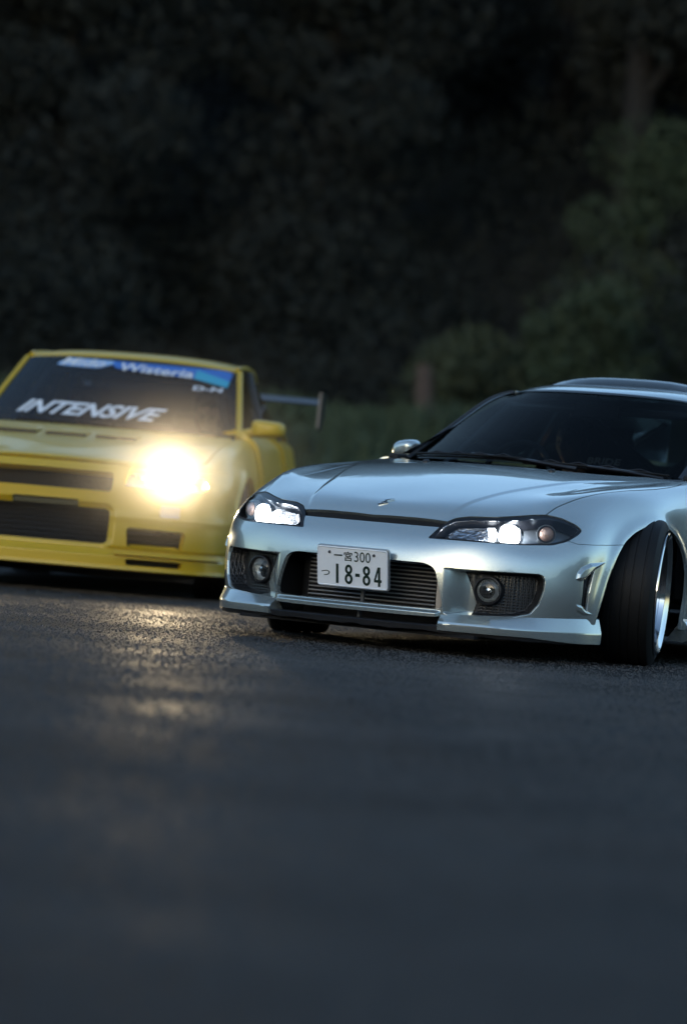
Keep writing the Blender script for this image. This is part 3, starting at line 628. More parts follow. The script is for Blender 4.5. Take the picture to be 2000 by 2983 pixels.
# ---- wheels
def make_wheel(parent, loc, side, steer=0., camber=0., R=.312, w=.235, rim=.257, spokes=6, rimmat=None, lip=0.):
    e = empty('wheel', parent, loc, (0, 0, 0)); e.rotation_euler = (0, camber * side, steer); S = side
    h = w / 2; prof = [(-h + .02, rim - .012), (-h + .006, rim), (-h - .004, rim + .012), (-h + .002, R - .022), (-h + .014, R - .006)]
    g = [(-h + .03, R - .001), (-.066, R), (-.065, R - .004), (-.058, R - .004), (-.057, R), (-.022, R + .001), (-.021, R - .004), (-.014, R - .004), (-.013, R + .001)]
    prof += g + [(-a, r) for a, r in g[::-1]] + [(-a, r) for a, r in prof[::-1]]
    b = MB(); b.lathe(prof, 96); ty = b.build('tyre', RUBBER, e, auto=32)
    rp = [(.30 * h, rim - .058), (.45 * h, rim - .056), (.47 * h, rim - .046), (.75 * h, rim - .041), (.77 * h, rim - .034), (h - .014 + lip, rim - .031), (h - .012 + lip, rim - .026), (h - .002 + lip, rim - .012), (h + .004 + lip, rim - .002), (h + .001 + lip, rim + .004), (h - .012, rim + .002)]
    b = MB(); b.lathe([(S * a, r) for a, r in ([(-h + .01, rim - .004), (-h + .02, rim - .03), (0, rim - .055)] + rp)], 96); b.build('rim', CHROME, e, auto=50)
    b = MB()
    for k in range(spokes):
        a = 2 * math.pi * k / spokes; c_, s_ = math.cos(a), math.sin(a)
        poly = [(.035, -.028), (.12, -.020), (rim - .052, -.027), (rim - .046, .027), (.12, .020), (.035, .028)]
        b.prism(poly, .028, lambda u, v, w_: (S * (.012 + w_ - .10 * max(0, u - .05) * .35), u * c_ - v * s_, u * s_ + v * c_))
    b.build('spokes', rimmat or ALLOY, e, smooth=False, bevel=.004)
    b = MB(); b.lathe([(S * .0, .0001), (S * .044, .0001), (S * .044, .025), (S * .03, .034), (S * .028, .065), (S * .0, .07), (S * -.03, .07)], 32); b.build('hub', rimmat or ALLOY, e, auto=30)
    b = MB(); b.lathe([(-S * .03, .05), (-S * .03, .165), (-S * .055, .165), (-S * .055, .05)], 48, closed=True); b.build('brake_disc', ALLOY, e, auto=30)
    return e
make_wheel(silver, (.800, .865, .312), 1, rad(18.5), rad(1.5), w=.215, lip=.010)
make_wheel(silver, (-.785, .80, .3085), -1, rad(27), rad(1.0), w=.265)
make_wheel(silver, (.795, 3.385, .308), 1); make_wheel(silver, (-.795, 3.385, .316), -1)
for s in (1, -1):
    for yc, rr_ in ((.80, .42), (3.385, .36)):
        b = MB(); b.lathe([(0, rr_), (s * .245, rr_ + .0), (s * .245, rr_ + .002)], 36, M4((1, 0, 0), (0, 1, 0), (0, 0, 1), (s * .56, yc, .28 if yc < 1 else .31)))
        b.V = [(x, y, max(z, .14)) for x, y, z in b.V]
        b.V = [(x, y, min(z, .575)) if yc < 1 else (x, y, z) for x, y, z in b.V]; b.lathe([(0, .02), (0, rr_)], 36, M4((1, 0, 0), (0, 1, 0), (0, 0, 1), (s * .56, yc, .31))); b.V = [(x, y, max(z, .12)) for x, y, z in b.V]; b.build('wheel_well', DARK, silver, smooth=False)
b = MB(); b.box((0, 2.3, .135), (1.5, 4.0, .03)); b.box((0, .75, .16), (1.0, .9, .06)); b.tube([(-.8, .84, .2), (.8, .86, .2)], .02, 8); b.build('underbody', DARK, silver, smooth=False)

# ---- cabin
b = MB(); b.box((0, 1.62, .72), (1.34, .42, .12)); b.box((0, 2.4, .25), (1.4, 2.2, .03)); b.box((0, 3.55, .62), (1.35, .1, .5)); b.box((0, 1.45, .55), (1.3, .05, .5)); b.build('cabin_lining', INTER, silver, bevel=.02)
for s in (1, -1):
    b = MB(); b.box((s * .735, 2.45, .55), (.05, 2.0, .55)); b.build('door_lining', INTER, silver, bevel=.01)
b = MB()
for s in (1, -1):
    b.tube([(s * .62, 1.60, .42), (s * .60, 1.72, .80), (s * .49, 2.10, 1.10), (s * .47, 2.75, 1.16), (s * .55, 2.85, .80), (s * .57, 2.88, .30)], .020, 10)
    b.tube([(s * .47, 2.75, 1.16), (s * .50, 3.5, .80)], .020, 10)
b.tube([(-.47, 2.75, 1.16), (.47, 2.75, 1.16)], .02, 10); b.tube([(-.47, 2.75, 1.14), (.56, 2.87, .45)], .02, 10); b.tube([(.47, 2.75, 1.14), (-.56, 2.87, .45)], .02, 10); b.tube([(-.49, 2.10, 1.10), (.49, 2.10, 1.10)], .018, 10)
b.build('roll_cage', CAGE, silver)
def seat(x):
    G_ = []
    for v in np.linspace(0, 1, 16):
        rw = []
        for u in np.linspace(-1, 1, 21):
            wd = .27 + .02 * math.sin(v * 3) - .13 * smooth01((v - .74) / .16); dp = (.10 if v < .75 else .05) * abs(u) ** 3
            rw.append((x + u * wd, 2.72 - dp - .02 + .22 * v, .35 + .70 * v))
        G_.append(rw)
    b = MB(); b.grid(np.array(G_)); Gb = np.array(G_) + np.array([0, .05, 0]); b.grid(Gb[::-1]); b.box((x, 2.48, .36), (.46, .50, .13))
    return b.build('bucket_seat', FABRIC, silver)
for x in (-.37, .37): st = seat(x) if x > 0 else seat(x)
V, F_ = fit_text('BRIDE', -.265, -.085, .862, .892, bold=.03, shear=.2); obj('seat_lettering', np.stack([V[:, 0], np.full(len(V), 2.50), V[:, 1]], 1), F_, TXT, silver, smooth=False)
b = MB(); M = frame_from((0, -.92, .35), loc=(-.37, 1.98, .775)); b.lathe([(.014 * math.cos(a), .165 + .014 * math.sin(a)) for a in np.linspace(0, 2 * math.pi, 9)[:-1]], 40, M, closed=True)
for a in (0.1, math.pi - .1, -math.pi / 2):
    p0 = (M @ np.array([-.03, .0, 0, 1]))[:3]; p1 = (M @ np.array([0, .16 * math.cos(a), .16 * math.sin(a), 1]))[:3]; b.tube([p0, p1], .012, 6)
b.tube([(M @ np.array([-.03, 0, 0, 1]))[:3], (-.37, 1.70, .70)], .03, 8); b.build('steering_wheel', BLACK, silver)
b = MB(); b.box((0, 2.02, 1.095), (.23, .03, .065)); b.tube([(0, 2.03, 1.12), (0, 2.02, 1.17)], .008, 6); b.build('rear_view_mirror', BLACK, silver, bevel=.01)

# ---- the driver
def person(loc_m, scale=1., name='person'):
    """seated figure; origin at hips, faces -y"""
    pts = {'hip': (0, 0, 0), 'chest': (0, .10, .30), 'neckb': (0, .13, .47), 'neckt': (0, .11, .545)}
    b = MB()
    def ell(c, r, n=18, fn=None):
        G_ = []
        for i in range(n + 1):
            th = math.pi * i / n; rw = []
            for j in range(2 * n):
                ph = 2 * math.pi * j / (2 * n); d = np.array([math.sin(th) * math.cos(ph), math.sin(th) * math.sin(ph), math.cos(th)])
                p = np.array(c) + d * r; p = fn(p, d) if fn else p; rw.append(p)
            rw.append(rw[0]); G_.append(rw)
        b.grid(np.array(G_))
    def limb(p, r): b.tube(p, r, 14); [ell(q, (rr2,) * 3, 8) for q, rr2 in zip(p, r)]
    ell((0, .02, .02), (.17, .14, .13)); ell((0, .06, .18), (.155, .115, .17)); ell((0, .10, .34), (.19, .12, .16))
    limb([(0, .13, .42), (0, .11, .55)], [.065, .055])
    for s in (1, -1):
        limb([(s * .17, .11, .40), (s * .25, -.02, .22), (s * .16, -.30, .26)], [.062, .045, .036])
        limb([(s * .10, 0, 0), (s * .14, -.44, .10), (s * .12, -.78, -.18)], [.095, .065, .048]); limb([(s * .12, -.78, -.18), (s * .12, -.92, -.17)], [.05, .035])
        ell((s * .155, -.345, .275), (.028, .045, .038))
        for k in range(4): limb([(s * (.165 - .0), -.375, .30 - k * .021), (s * .145, -.405, .302 - k * .021), (s * .118, -.395, .30 - k * .021)], [.010, .0095, .008])
        limb([(s * .150, -.34, .305), (s * .128, -.355, .322), (s * .108, -.37, .325)], [.011, .0105, .009])
    hc = np.array([0, .085, .655])
    def face(p, d):
        x, y, z = p - hc; f = max(0, -d[1])
        jaw = smooth01((-.02 - z) / .10); x *= 1 - .30 * jaw; y += .0 - .012 * jaw * f
        y += .010 * math.exp(-((abs(x) - .030) / .016) ** 2 - ((z + .002) / .013) ** 2) * f      # eye sockets
        y -= .010 * math.exp(-((z - .022) / .010) ** 2) * f * math.exp(-(x / .05) ** 2)         # brow
        y -= .026 * math.exp(-(x / .011) ** 2) * math.exp(-((z + .034) / .016) ** 2) * f        # nose
        y -= .012 * math.exp(-(x / .010) ** 2) * math.exp(-((z + .008) / .02) ** 2) * f
        y -= .009 * math.exp(-(x / .024) ** 2) * math.exp(-((z + .066) / .010) ** 2) * f        # lips
        y += .007 * math.exp(-(x / .03) ** 2) * math.exp(-((z + .0665) / .0025) ** 2) * f
        y -= .010 * math.exp(-(x / .02) ** 2) * math.exp(-((z + .098) / .012) ** 2) * f         # chin
        y -= .006 * math.exp(-((abs(x) - .045) / .018) ** 2 - ((z + .035) / .018) ** 2) * f     # cheeks
        return hc + np.array([x, y, z])
    ell(hc, (.076, .096, .118), 48, face)
    for s in (1, -1): ell(hc + np.array([s * .077, .012, -.012]), (.010, .020, .032), 8)
    me = mesh_from(name, b.V, b.F); o = link(bpy.data.objects.new(name, me)); rm = o.modifiers.new('r', 'REMESH'); rm.mode = 'VOXEL'; rm.voxel_size = .0055; rm.use_smooth_shade = True
    bpy.context.view_layer.update(); me2 = bpy.data.meshes.new_from_object(o.evaluated_get(bpy.context.evaluated_depsgraph_get())); o.modifiers.clear(); o.data = me2; me2.name = name
    for p in me2.polygons: p.use_smooth = True
    SK = mat('skin', (.42, .25, .18), .5, var=.1); SHT = mat('dark_shirt', (.02, .02, .024), .85, var=.2); me2.materials.clear(); me2.materials.append(SHT); me2.materials.append(SK)
    C = np.zeros(len(me2.polygons) * 3); me2.polygons.foreach_get('center', C); C = C.reshape(-1, 3); skin = (C[:, 2] > .475) | ((C[:, 1] < -.20) & (C[:, 2] > .18) & (C[:, 2] < .36) & (abs(C[:, 0]) < .26) & (C[:, 1] > -.46) & (C[:, 1] < -.22))
    me2.polygons.foreach_set('material_index', skin.astype(np.int32)); o.matrix_world = loc_m @ Matrix.Scale(scale, 4)
    hb = MB(); G_ = []
    for i in range(20):
        th = math.pi * .64 * i / 19; rw = []
        for j in range(37):
            ph = 2 * math.pi * j / 36; d = np.array([math.sin(th) * math.cos(ph), math.sin(th) * math.sin(ph), math.cos(th)]); r = 1.08 + .05 * math.sin(7 * ph + i) * (i > 3)
            p = d * np.array([.078, .098, .118]) * r; 
            if d[1] < -.25 and p[2] < .062: p = p * .85; 
            rw.append(hc + p)
        G_.append(rw)
    hb.grid(np.array(G_)); hair = hb.build('hair', mat('black_hair', (.008, .007, .007), .55, bump=.8, bump_scale=160), o, auto=None)
    return o
dm = silver.matrix_world @ Matrix.Translation((-.37, 2.45, .335)) @ Matrix.Rotation(rad(-6), 4, 'Z')
drv = person(dm, .95); tag(drv, 'smiling driver in dark clothes behind the windscreen of the silver blue coupe', 'person')

# ================================================================== YELLOW CAR
YEL = mat('yellow_paint', (.58, .37, .001), .42, .05, coat=.35, coat_r=.06, var=.06, var_scale=5)
YGLASS = glass_mat('yellow_car_windscreen', (.35, .35, .36), .7, 1.45)
YLAMP = mat('blazing_headlamp', (1, 1, 1), .3, emit=(1., .86, .62), es=160.)
BLUE = mat('banner_blue', (.03, .16, .52), .5); CYAN = mat('banner_cyan', (.03, .38, .55), .5); PALEB = mat('banner_pale_blue', (.30, .48, .75), .5)
DGREY = mat('dark_wing_carbon', (.022, .022, .028), .35, coat=.4)
ycar = empty('sedan_like_coupe'); ycar.name = 'racing_coupe'
ycar.matrix_world = car_matrix(rad(7.5), rad(.3), (-1.573, 19.323, 0))
tag(ycar, 'yellow racing coupe with one glaring headlamp and a blue banner on its windscreen', 'car')
def yellow_rows():
    def base(z, dy, wx=0., dz=0.):
        return [(.895 + wx, 1.5, z + dz), (.915 + wx, 1.15, z + dz), (.930 + wx, .82, z + dz), (.925 + wx, .52, z + dz * .6), (.905 + wx, .30 + dy, z), (.79 + wx, .10 + dy, z), (.55, -.01 + dy, z), (.28, -.055 + dy, z), (0, -.065 + dy, z)]
    R = [base(.150, -.015), base(.27, -.01), base(.40, 0, .004, .03), base(.53, .008, .0, .06), base(.62, .018, -.006, .07)]
    R.append([(.865, 1.5, .80), (.882, 1.15, .78), (.892, .82, .755), (.872, .52, .725), (.835, .34, .695), (.735, .165, .688), (.54, .06, .698), (.28, .018, .706), (0, .004, .710)])
    R.append([(.835, 1.5, .87), (.845, 1.15, .85), (.855, .86, .822), (.832, .58, .777), (.79, .40, .735), (.70, .245, .715), (.52, .13, .722), (.27, .075, .730), (0, .06, .733)])
    R.append([(.785, 1.5, .905), (.785, 1.17, .882), (.775, .91, .852), (.745, .68, .805), (.70, .53, .765), (.62, .39, .746), (.47, .28, .752), (.24, .22, .760), (0, .205, .764)])
    a = np.array([(.765, 1.5), (.755, 1.2), (.735, .98), (.70, .80), (.63, .66), (.53, .54), (.39, .45), (.2, .40), (0, .39)]); c = np.array([(.74, 1.48), (.70, 1.42), (.62, 1.37), (.53, 1.33), (.42, 1.30), (.32, 1.285), (.2, 1.275), (.1, 1.27), (0, 1.27)])
    for w in (0, .3, .6, 1):
        p = a * (1 - w) + c * w; R.append([(x, y, np.interp(y, [.3, .39, 1.27, 1.5], [.775, .798, .915, .925]) - .03 * x * x) for x, y in p])
    P = np.array(R); Mr = P[:, :-1][:, ::-1].copy(); Mr[..., 0] *= -1; return np.concatenate([P, Mr], 1)
YGR = rnd([(-.4, .553), (.350, .553), (.352, .655), (-.4, .660)], .02)
YIN = rnd([(-.4, .275), (.348, .275), (.352, .462), (-.4, .462)], .03)
YPL = rnd([(-.4, .455), (.18, .455), (.18, .498), (-.4, .498)], .01)
YDU = rnd([(.455, .265), (.735, .265), (.745, .365), (.445, .372)], .02); YLD = rnd([(.455, .172), (.735, .172), (.735, .205), (.455, .205)], .01)
YHL = rnd([(.415, .588), (.435, .692), (.62, .684), (.80, .668), (.835, .61), (.80, .585), (.6, .584)], .015)
YFG = rnd([(.61, .435), (.71, .435), (.71, .50), (.61, .50)], .01)
YARCH = [(.83 + .37 * math.cos(a), .33 + .36 * math.sin(a)) for a in np.linspace(0, math.pi, 24)] + [(.45, -.1), (1.21, -.1)]
YHOOD = [(-.4, .001), (0, .001), (.3, .018), (.54, .055), (.70, .16), (.735, .30), (.755, .5), (.765, .8), (.765, 1.2), (.74, 1.36), (.4, 1.24), (0, 1.21), (-.4, 1.22)]
def yrel(ax, y, z, q):
    r = .018 * smooth01((.235 - z) / .02) - .012 * np.exp(-((z - .252) / .008) ** 2) + .006 * np.exp(-((z - .425) / .02) ** 2)
    fr = (y < .5); r = r * smooth01((.7 - y) / .2)
    p = sd(YIN, ax, z); r = np.where(fr & (y < .35), r - .02 * smooth01((p + .03) / .03), r)
    ok = ax > .6; d = np.sqrt((y - .83) ** 2 + (z - .33) ** 2); r = r + np.where(ok, .02 * np.exp(-(np.maximum(d - .36, 0) / .03) ** 2), 0)
    return r
yu = dens([(0, 3, 40), (3, 8, 130)]); yu = np.concatenate([yu, (16 - yu[:-1])[::-1]])
YS = Shell(yellow_rows(), yu, dens([(0, 6, 130), (6, 11, 60)]), yrel)
front = lambda A: .5 - A[:, Y]
def fo(poly, gap=0.): return lambda A: np.maximum(outside(poly, X, Z, gap)(A), A[:, Y] - .5)
yarch = lambda A: np.maximum(outside(YARCH, Y, Z)(A), .6 - A[:, X])
YB = lambda A: np.maximum(np.minimum(.703 - A[:, Z], 1.0 - A[:, Y]), -1)
YS.panel('bumper', [lambda A: .48 - A[:, Y], lambda A: np.maximum(.695 - A[:, Z], -1 + 0 * A[:, Z]), fo(YGR), fo(YIN), fo(YPL), fo(YDU), fo(YLD), fo(YHL), fo(YFG)], YEL, ycar, .05)
YS.panel('bonnet', [inside(YHOOD, X, Y, .003)], YEL, ycar, .03)
for s in (1, -1): YS.panel('wing_panel', [lambda A: A[:, XS] * s, outside(YHOOD, X, Y, .003), lambda A: np.maximum(A[:, Y] - .484, A[:, Z] - .699), yarch, lambda A: np.maximum(outside(YHL, X, Z)(A), A[:, Y] - .5), lambda A: np.maximum(A[:, X] - .765, .4 - A[:, Y]), lambda A: np.maximum(A[:, X] - .3, A[:, Z] - 9)], YEL, ycar, .03)
YS.panel('scuttle', [outside(YHOOD, X, Y, .002), lambda A: A[:, Y] - 1.18, lambda A: .77 - A[:, X]], BLACK, ycar, .0, off=-.006)
YS.panel('inner_shell', [fo(YGR), fo(YIN), fo(YDU), fo(YHL), lambda A: np.maximum(-.03 - sd(YARCH, A[:, Y], A[:, Z]), .6 - A[:, X])], DARK, ycar, 0, off=-.05)
for s in (1, -1):
    lensp = YS.panel('headlight', [lambda A: A[:, XS] * s, inside(YHL, X, Z, .003), front], LENS, ycar, .004)
    if s > 0: lensp['label'] = 'glaring headlamp on the side nearer the silver blue car'
    YS.panel('housing', [lambda A: A[:, XS] * s, inside(YHL, X, Z, .0), front], HOUSING, lensp, 0, off=-.07)
    b = MB(); b.lathe([(.0, .0001), (-.01, .02), (-.02, .030), (-.04, .03)], 32, frame_from((s * .12, -1, 0), loc=(s * .49, .055, .632))); b.build('reflector', CHROME, lensp)
    b = MB(); b.lathe([(.02, .0001), (.015, .025), (.0, .044), (-.03, .045)], 40, frame_from((s * .10, -1, 0), loc=(s * .655, .115, .648))); b.build('projector_lens', YLAMP, lensp)
    YS.panel('turn_signal', [lambda A: A[:, XS] * s, inside(YFG, X, Z), front], mat('pale_signal_lens', (.55, .42, .30), .2, coat=1), ycar, 0, off=-.004)
b = MB(); b.box((0, .10, .60), (.80, .01, .16)); b.box((0, .07, .36), (.78, .03, .22)); b.box((0, .12, .2), (1.6, .01, .2)); b.box((0, .12, .62), (1.3, .01, .1)); b.build('intake_core', mat('dark_radiator', (.012, .011, .011), .7, bump=1, bump_scale=120), ycar, smooth=False)
BARM = mat('dark_radiator_bar', (.03, .03, .03), .5, .4)
for k in range(7):
    b = MB(); b.tube([(-.36, .05, .295 + k * .026), (.36, .05, .295 + k * .026)], .004, 5); b.build('radiator_bar', BARM, ycar)
b = MB(); b.box((0, -.015, .476), (.36, .04, .03)); b.build('plate_recess', mat('dark_olive', (.05, .045, .01), .5), ycar, bevel=.004)
# bonnet vents
for x0, x1 in ((-.47, -.25), (-.19, .03), (.09, .31)):
    b = MB(); y0 = .72; z0 = np.interp(y0, [.39, 1.27], [.798, .915]); b.box(((x0 + x1) / 2, y0, z0 + .002), (x1 - x0, .05, .022)); b.build('bonnet_vent', BLACK, ycar, bevel=.004)
    b = MB(); b.add([(x0, y0 - .01, z0 + .016), (x1, y0 - .01, z0 + .016), (x1, y0 + .16, z0 + .026), (x0, y0 + .16, z0 + .026), (x0, y0 - .01, z0 + .010), (x1, y0 - .01, z0 + .010), (x1, y0 + .16, z0 + .015), (x0, y0 + .16, z0 + .015)], [(0, 1, 2, 3), (4, 7, 6, 5), (0, 4, 5, 1), (1, 5, 6, 2), (2, 6, 7, 3), (3, 7, 4, 0)]); b.build('vent_scoop', YEL, ycar, bevel=.005)
# lip corner canard
for s in (1, -1):
    b = MB(); G_ = []
    for q in np.linspace(.28, .86, 24):
        p, n = YS.at(q, .24, s); n = n * np.array([1, 1, 0]); n /= np.linalg.norm(n); G_.append([(p[0], p[1], .247), (p[0] + n[0] * .03, p[1] + n[1] * .03, .243), (p[0] + n[0] * .038, p[1] + n[1] * .038, .228), (p[0] + n[0] * .01, p[1] + n[1] * .01, .222)])
    G_ = np.array(G_); b.grid(G_ if s > 0 else G_[::-1]); b.build('lip_ridge', YEL, ycar)
rows_l = []
for q in np.linspace(-.03, .90, 40):
    p, n = YS.at(q, .17, 1); n = n * np.array([1, 1, 0]); n /= np.linalg.norm(n); rows_l.append((p, n))
full = [(p * np.array([-1, 1, 1]), n * np.array([-1, 1, 1])) for p, n in rows_l[::-1]] + rows_l
b = MB(); b.grid(np.array([[(p[0] + n[0] * o, p[1] + n[1] * o, z) for z, o in ((.16, -.1), (.165, .03), (.148, .034), (.140, .02), (.14, -.2))] for p, n in full])); b.build('front_lip', YEL, ycar)
# greenhouse
def yscr(x, v):
    w = .735 + (.615 - .735) * v; u = x / w; a = abs(u)
    return np.array([x, (1.30 + .66 * v) + (.20 * (1 - v) + .11 * v) * a ** 2.4, .918 + .410 * v + .02 * v * (1 - v) - (.008 + .018 * v) * a ** 2.5])
def yscr_z(x, z):
    lo, hi = 0., 1.05
    for _ in range(25):
        m_ = (lo + hi) / 2
        if yscr(x, m_)[2] < z: lo = m_
        else: hi = m_
    return yscr(x, lo)
WY = np.array([[yscr(u * (.735 - .12 * v), v) for u in np.linspace(-1, 1, 41)] for v in np.linspace(0, 1, 16)]); b = MB(); b.grid(WY); b.build('windscreen', YGLASS, ycar, auto=None)
for s in (1, -1):
    c0 = 40 if s > 0 else 0; b = MB(); b.tube([WY[i, c0] + np.array([s * .018, .01, -.004]) for i in range(16)], [.024] + [.018] * 15, 10); b.build('pillar', YEL, ycar)
def yroof(u, v):
    f = yscr(u * .615, 1); a = abs(u); y = v * 1.25; w = np.interp(y, [0, .15, .9, 1.25], [1, 1.0, .93, .86]); dz = np.interp(y, [0, .03, .08, .2, .5, .9, 1.25], [0, .020, .033, .045, .058, .045, .01])
    return np.array([f[0] * w, f[1] + y, f[2] + dz - .014 * a ** 5 * smooth01(v * 8)])
YR = np.array([[yroof(u, v) for u in np.linspace(-1, 1, 41)] for v in np.concatenate([np.linspace(0, .16, 12), np.linspace(.2, 1, 16)])]); b = MB(); b.grid(YR); b.build('roof', YEL, ycar, auto=None)
ky = [yellow_rows()[r, 0] for r in range(8)]; rows = []
for (x, y, z) in ky:
    t = (z - .15) / .75; fl = -.12
    rows.append([(x, 1.46, z), (x - .005, 2.1, z + .01 * t), (x - .05, 2.75, z + .03 * t), (x + fl, 3.4, z + .06 * t), (x - .19, 4.0, z + .07 * t), (x * .74, 4.38, z + .05 * t), (x * .5, 4.50, z + .05 * t), (0, 4.52, z + .05 * t)])
rows.append([(.74, 1.48, .925), (.74, 2.1, .94), (.73, 2.75, .965), (.69, 3.4, .985), (.64, 3.95, .98), (.58, 4.3, .96), (.35, 4.42, .955), (0, 4.44, .95)])
rows.append([(.66, 1.5, .92), (.66, 2.1, .93), (.66, 2.75, .95), (.60, 3.4, .99), (.56, 3.7, .985), (.48, 3.9, .98), (.25, 3.95, .975), (0, 3.97, .975)])
P_ = np.array(rows); Mi = P_[:, :-1][:, ::-1].copy(); Mi[..., 0] *= -1
YSB = Shell(np.concatenate([P_, Mi], 1), np.linspace(0, 14, 160), np.linspace(0, len(rows) - 1, 60), lambda ax, y, z, q: np.where(ax > .6, .02 * np.exp(-(np.maximum(np.sqrt((y - 3.46) ** 2 + (z - .33) ** 2) - .36, 0) / .05) ** 2), 0))
YRA = [(3.46 + .36 * math.cos(a), .33 + .36 * math.sin(a)) for a in np.linspace(0, 2 * math.pi, 40, endpoint=False)]; YD = rnd([(1.50, .28), (1.49, .96), (2.72, .99), (2.78, .6), (2.66, .28)], .05)
YSB.panel('rear_body', [lambda A: np.maximum(outside(YRA, Y, Z)(A), .6 - A[:, X]), lambda A: np.maximum(outside(YD, Y, Z, .003)(A), .5 - A[:, X])], YEL, ycar, .03)
for s in (1, -1):
    YSB.panel('door', [lambda A: A[:, XS] * s, inside(YD, Y, Z, .003), lambda A: A[:, X] - .5], YEL, ycar, .02)
    top = [YR[i, 40 if s > 0 else 0] for i in np.linspace(1, 27, 14).astype(int)]; b = MB(); G_ = np.array([[np.array([s * (.745 - .06 * i / 13), 1.52 + 1.9 * i / 13, .935 + .05 * i / 13]), p + np.array([s * .004, 0, -.02])] for i, p in enumerate(top)]); b.grid(G_); b.build('side_window', SIDEGLASS, ycar)
    b = MB(); b.tube([np.array([s * .71, 2.62, .96]), top[8] + np.array([0, 0, -.02])], .022, 8); b.build('centre_pillar', BLACK, ycar); b = MB(); b.tube(top, .016, 8)
    qp = np.array([[np.array([s * (.70 - .03 * t), 2.95 + .75 * t, .965 + .02 * t]), np.array([s * (.56 - .04 * t), 2.95 + .35 * t, 1.31 - .20 * t])] for t in np.linspace(0, 1, 6)]); b.grid(qp); b.grid(qp[:, ::-1] + np.array([-s * .03, 0, 0])); b.build('window_frame', YEL, ycar)
    b = MB(); G_ = []; c = np.array([s * .91, 1.56, .975])
    for i in range(25):
        a = 2 * math.pi * i / 24; rw = []
        for j in range(11):
            e = math.pi / 2 * j / 10; ce, se = math.cos(e) ** .5, math.sin(e); sx = math.copysign(abs(math.cos(a)) ** .45, math.cos(a)); sz = math.copysign(abs(math.sin(a)) ** .5, math.sin(a)); rw.append((c[0] + .098 * ce * sx, c[1] - .08 * se, c[2] + .050 * ce * sz * (1 - .12 * sx * s)))
        G_.append(rw)
    b.grid(np.array(G_)); o = b.build('door_mirror', YEL, ycar); b = MB(); b.tube([(s * .74, 1.54, .925), (s * .82, 1.56, .95)], [.03, .028], 8); b.build('mirror_arm', YEL, o)
    # decals, rear wing plates
    b = MB(); b.prism([(4.27, 1.05), (4.30, 1.28), (4.56, 1.28), (4.52, 1.10), (4.40, 1.03)], .012, lambda u, v, w: (s * (.80 + w), u, v + .012)); b.build('wing_end_plate', DGREY, ycar, smooth=False)
    b = MB(); b.prism([(4.20, .98), (4.36, 1.22), (4.46, 1.22), (4.32, .97)], .012, lambda u, v, w: (s * (.42 + w), u, v)); b.build('wing_support', DGREY, ycar, smooth=False)
b = MB(); pr = [(4.30, 1.222), (4.33, 1.238), (4.42, 1.240), (4.55, 1.262), (4.55, 1.256), (4.42, 1.226), (4.33, 1.214)]; b.grid(np.array([[(x, y, z - .010 * abs(x)) for y, z in pr + [pr[0]]] for x in np.linspace(-.80, .80, 12)])); b.build('rear_wing', mat('wing_grey', (.035, .035, .042), .4, coat=.3), ycar)
rr = YR[-1]; b = MB(); b.grid(np.array([[p, np.array([p[0] * 1.05, 3.97, .975])] for p in rr])); b.build('rear_window', SIDEGLASS, ycar)
def on_screen(name, V, F, m, off=.006):
    out = []
    for x, z in V: p = yscr_z(min(x + .045, .60), z); out.append(p + np.array([0, -off, off * .6]))
    return obj(name, np.array(out), F, m, ycar, smooth=False)
def strip_poly(name, xs, zb, zt, m, off=.005):
    V = [(x, np.interp(x, *zb)) for x in xs] + [(x, np.interp(x, *zt)) for x in xs]; n = len(xs); on_screen(name, V, [(i, i + 1, n + i + 1, n + i) for i in range(n - 1)], m, off)
strip_poly('banner', np.linspace(-.46, -.13, 12), ([-.46, -.42, -.2, -.13], [1.262, 1.256, 1.254, 1.284]), ([-.46, -.40, -.13], [1.272, 1.307, 1.306]), PALEB)
strip_poly('banner', np.linspace(-.13, .565, 24), ([-.13, -.10, .05, .36, .565], [1.284, 1.262, 1.257, 1.237, 1.222]), ([-.13, .5, .565], [1.306, 1.304, 1.292]), BLUE)
strip_poly('banner_flash', np.linspace(.36, .565, 10), ([.36, .565], [1.235, 1.198]), ([.36, .565], [1.290, 1.236]), CYAN, .007)
V, F_ = fit_text('Mido', -.44, -.17, 1.260, 1.306, bold=.02, shear=.3); on_screen('lettering', V[:, :2], F_, TXT, .009)
V, F_ = fit_text('Wisteria', -.08, .35, 1.248, 1.298, bold=.02, shear=.1); V[:, 1] -= .012 * smooth01((V[:, 0] + .1) / .45); on_screen('lettering', V[:, :2], F_, TXT, .009)
V, F_ = fit_text('INTENSIVE', -.585, .285, .960, 1.040, bold=.03, shear=.55); V[:, 1] += .0; on_screen('lettering', V[:, :2], F_, TXT, .006)
V, F_ = fit_text('D-N', .375, .535, 1.168, 1.196, bold=.03); on_screen('lettering', V[:, :2], F_, TXT, .006)
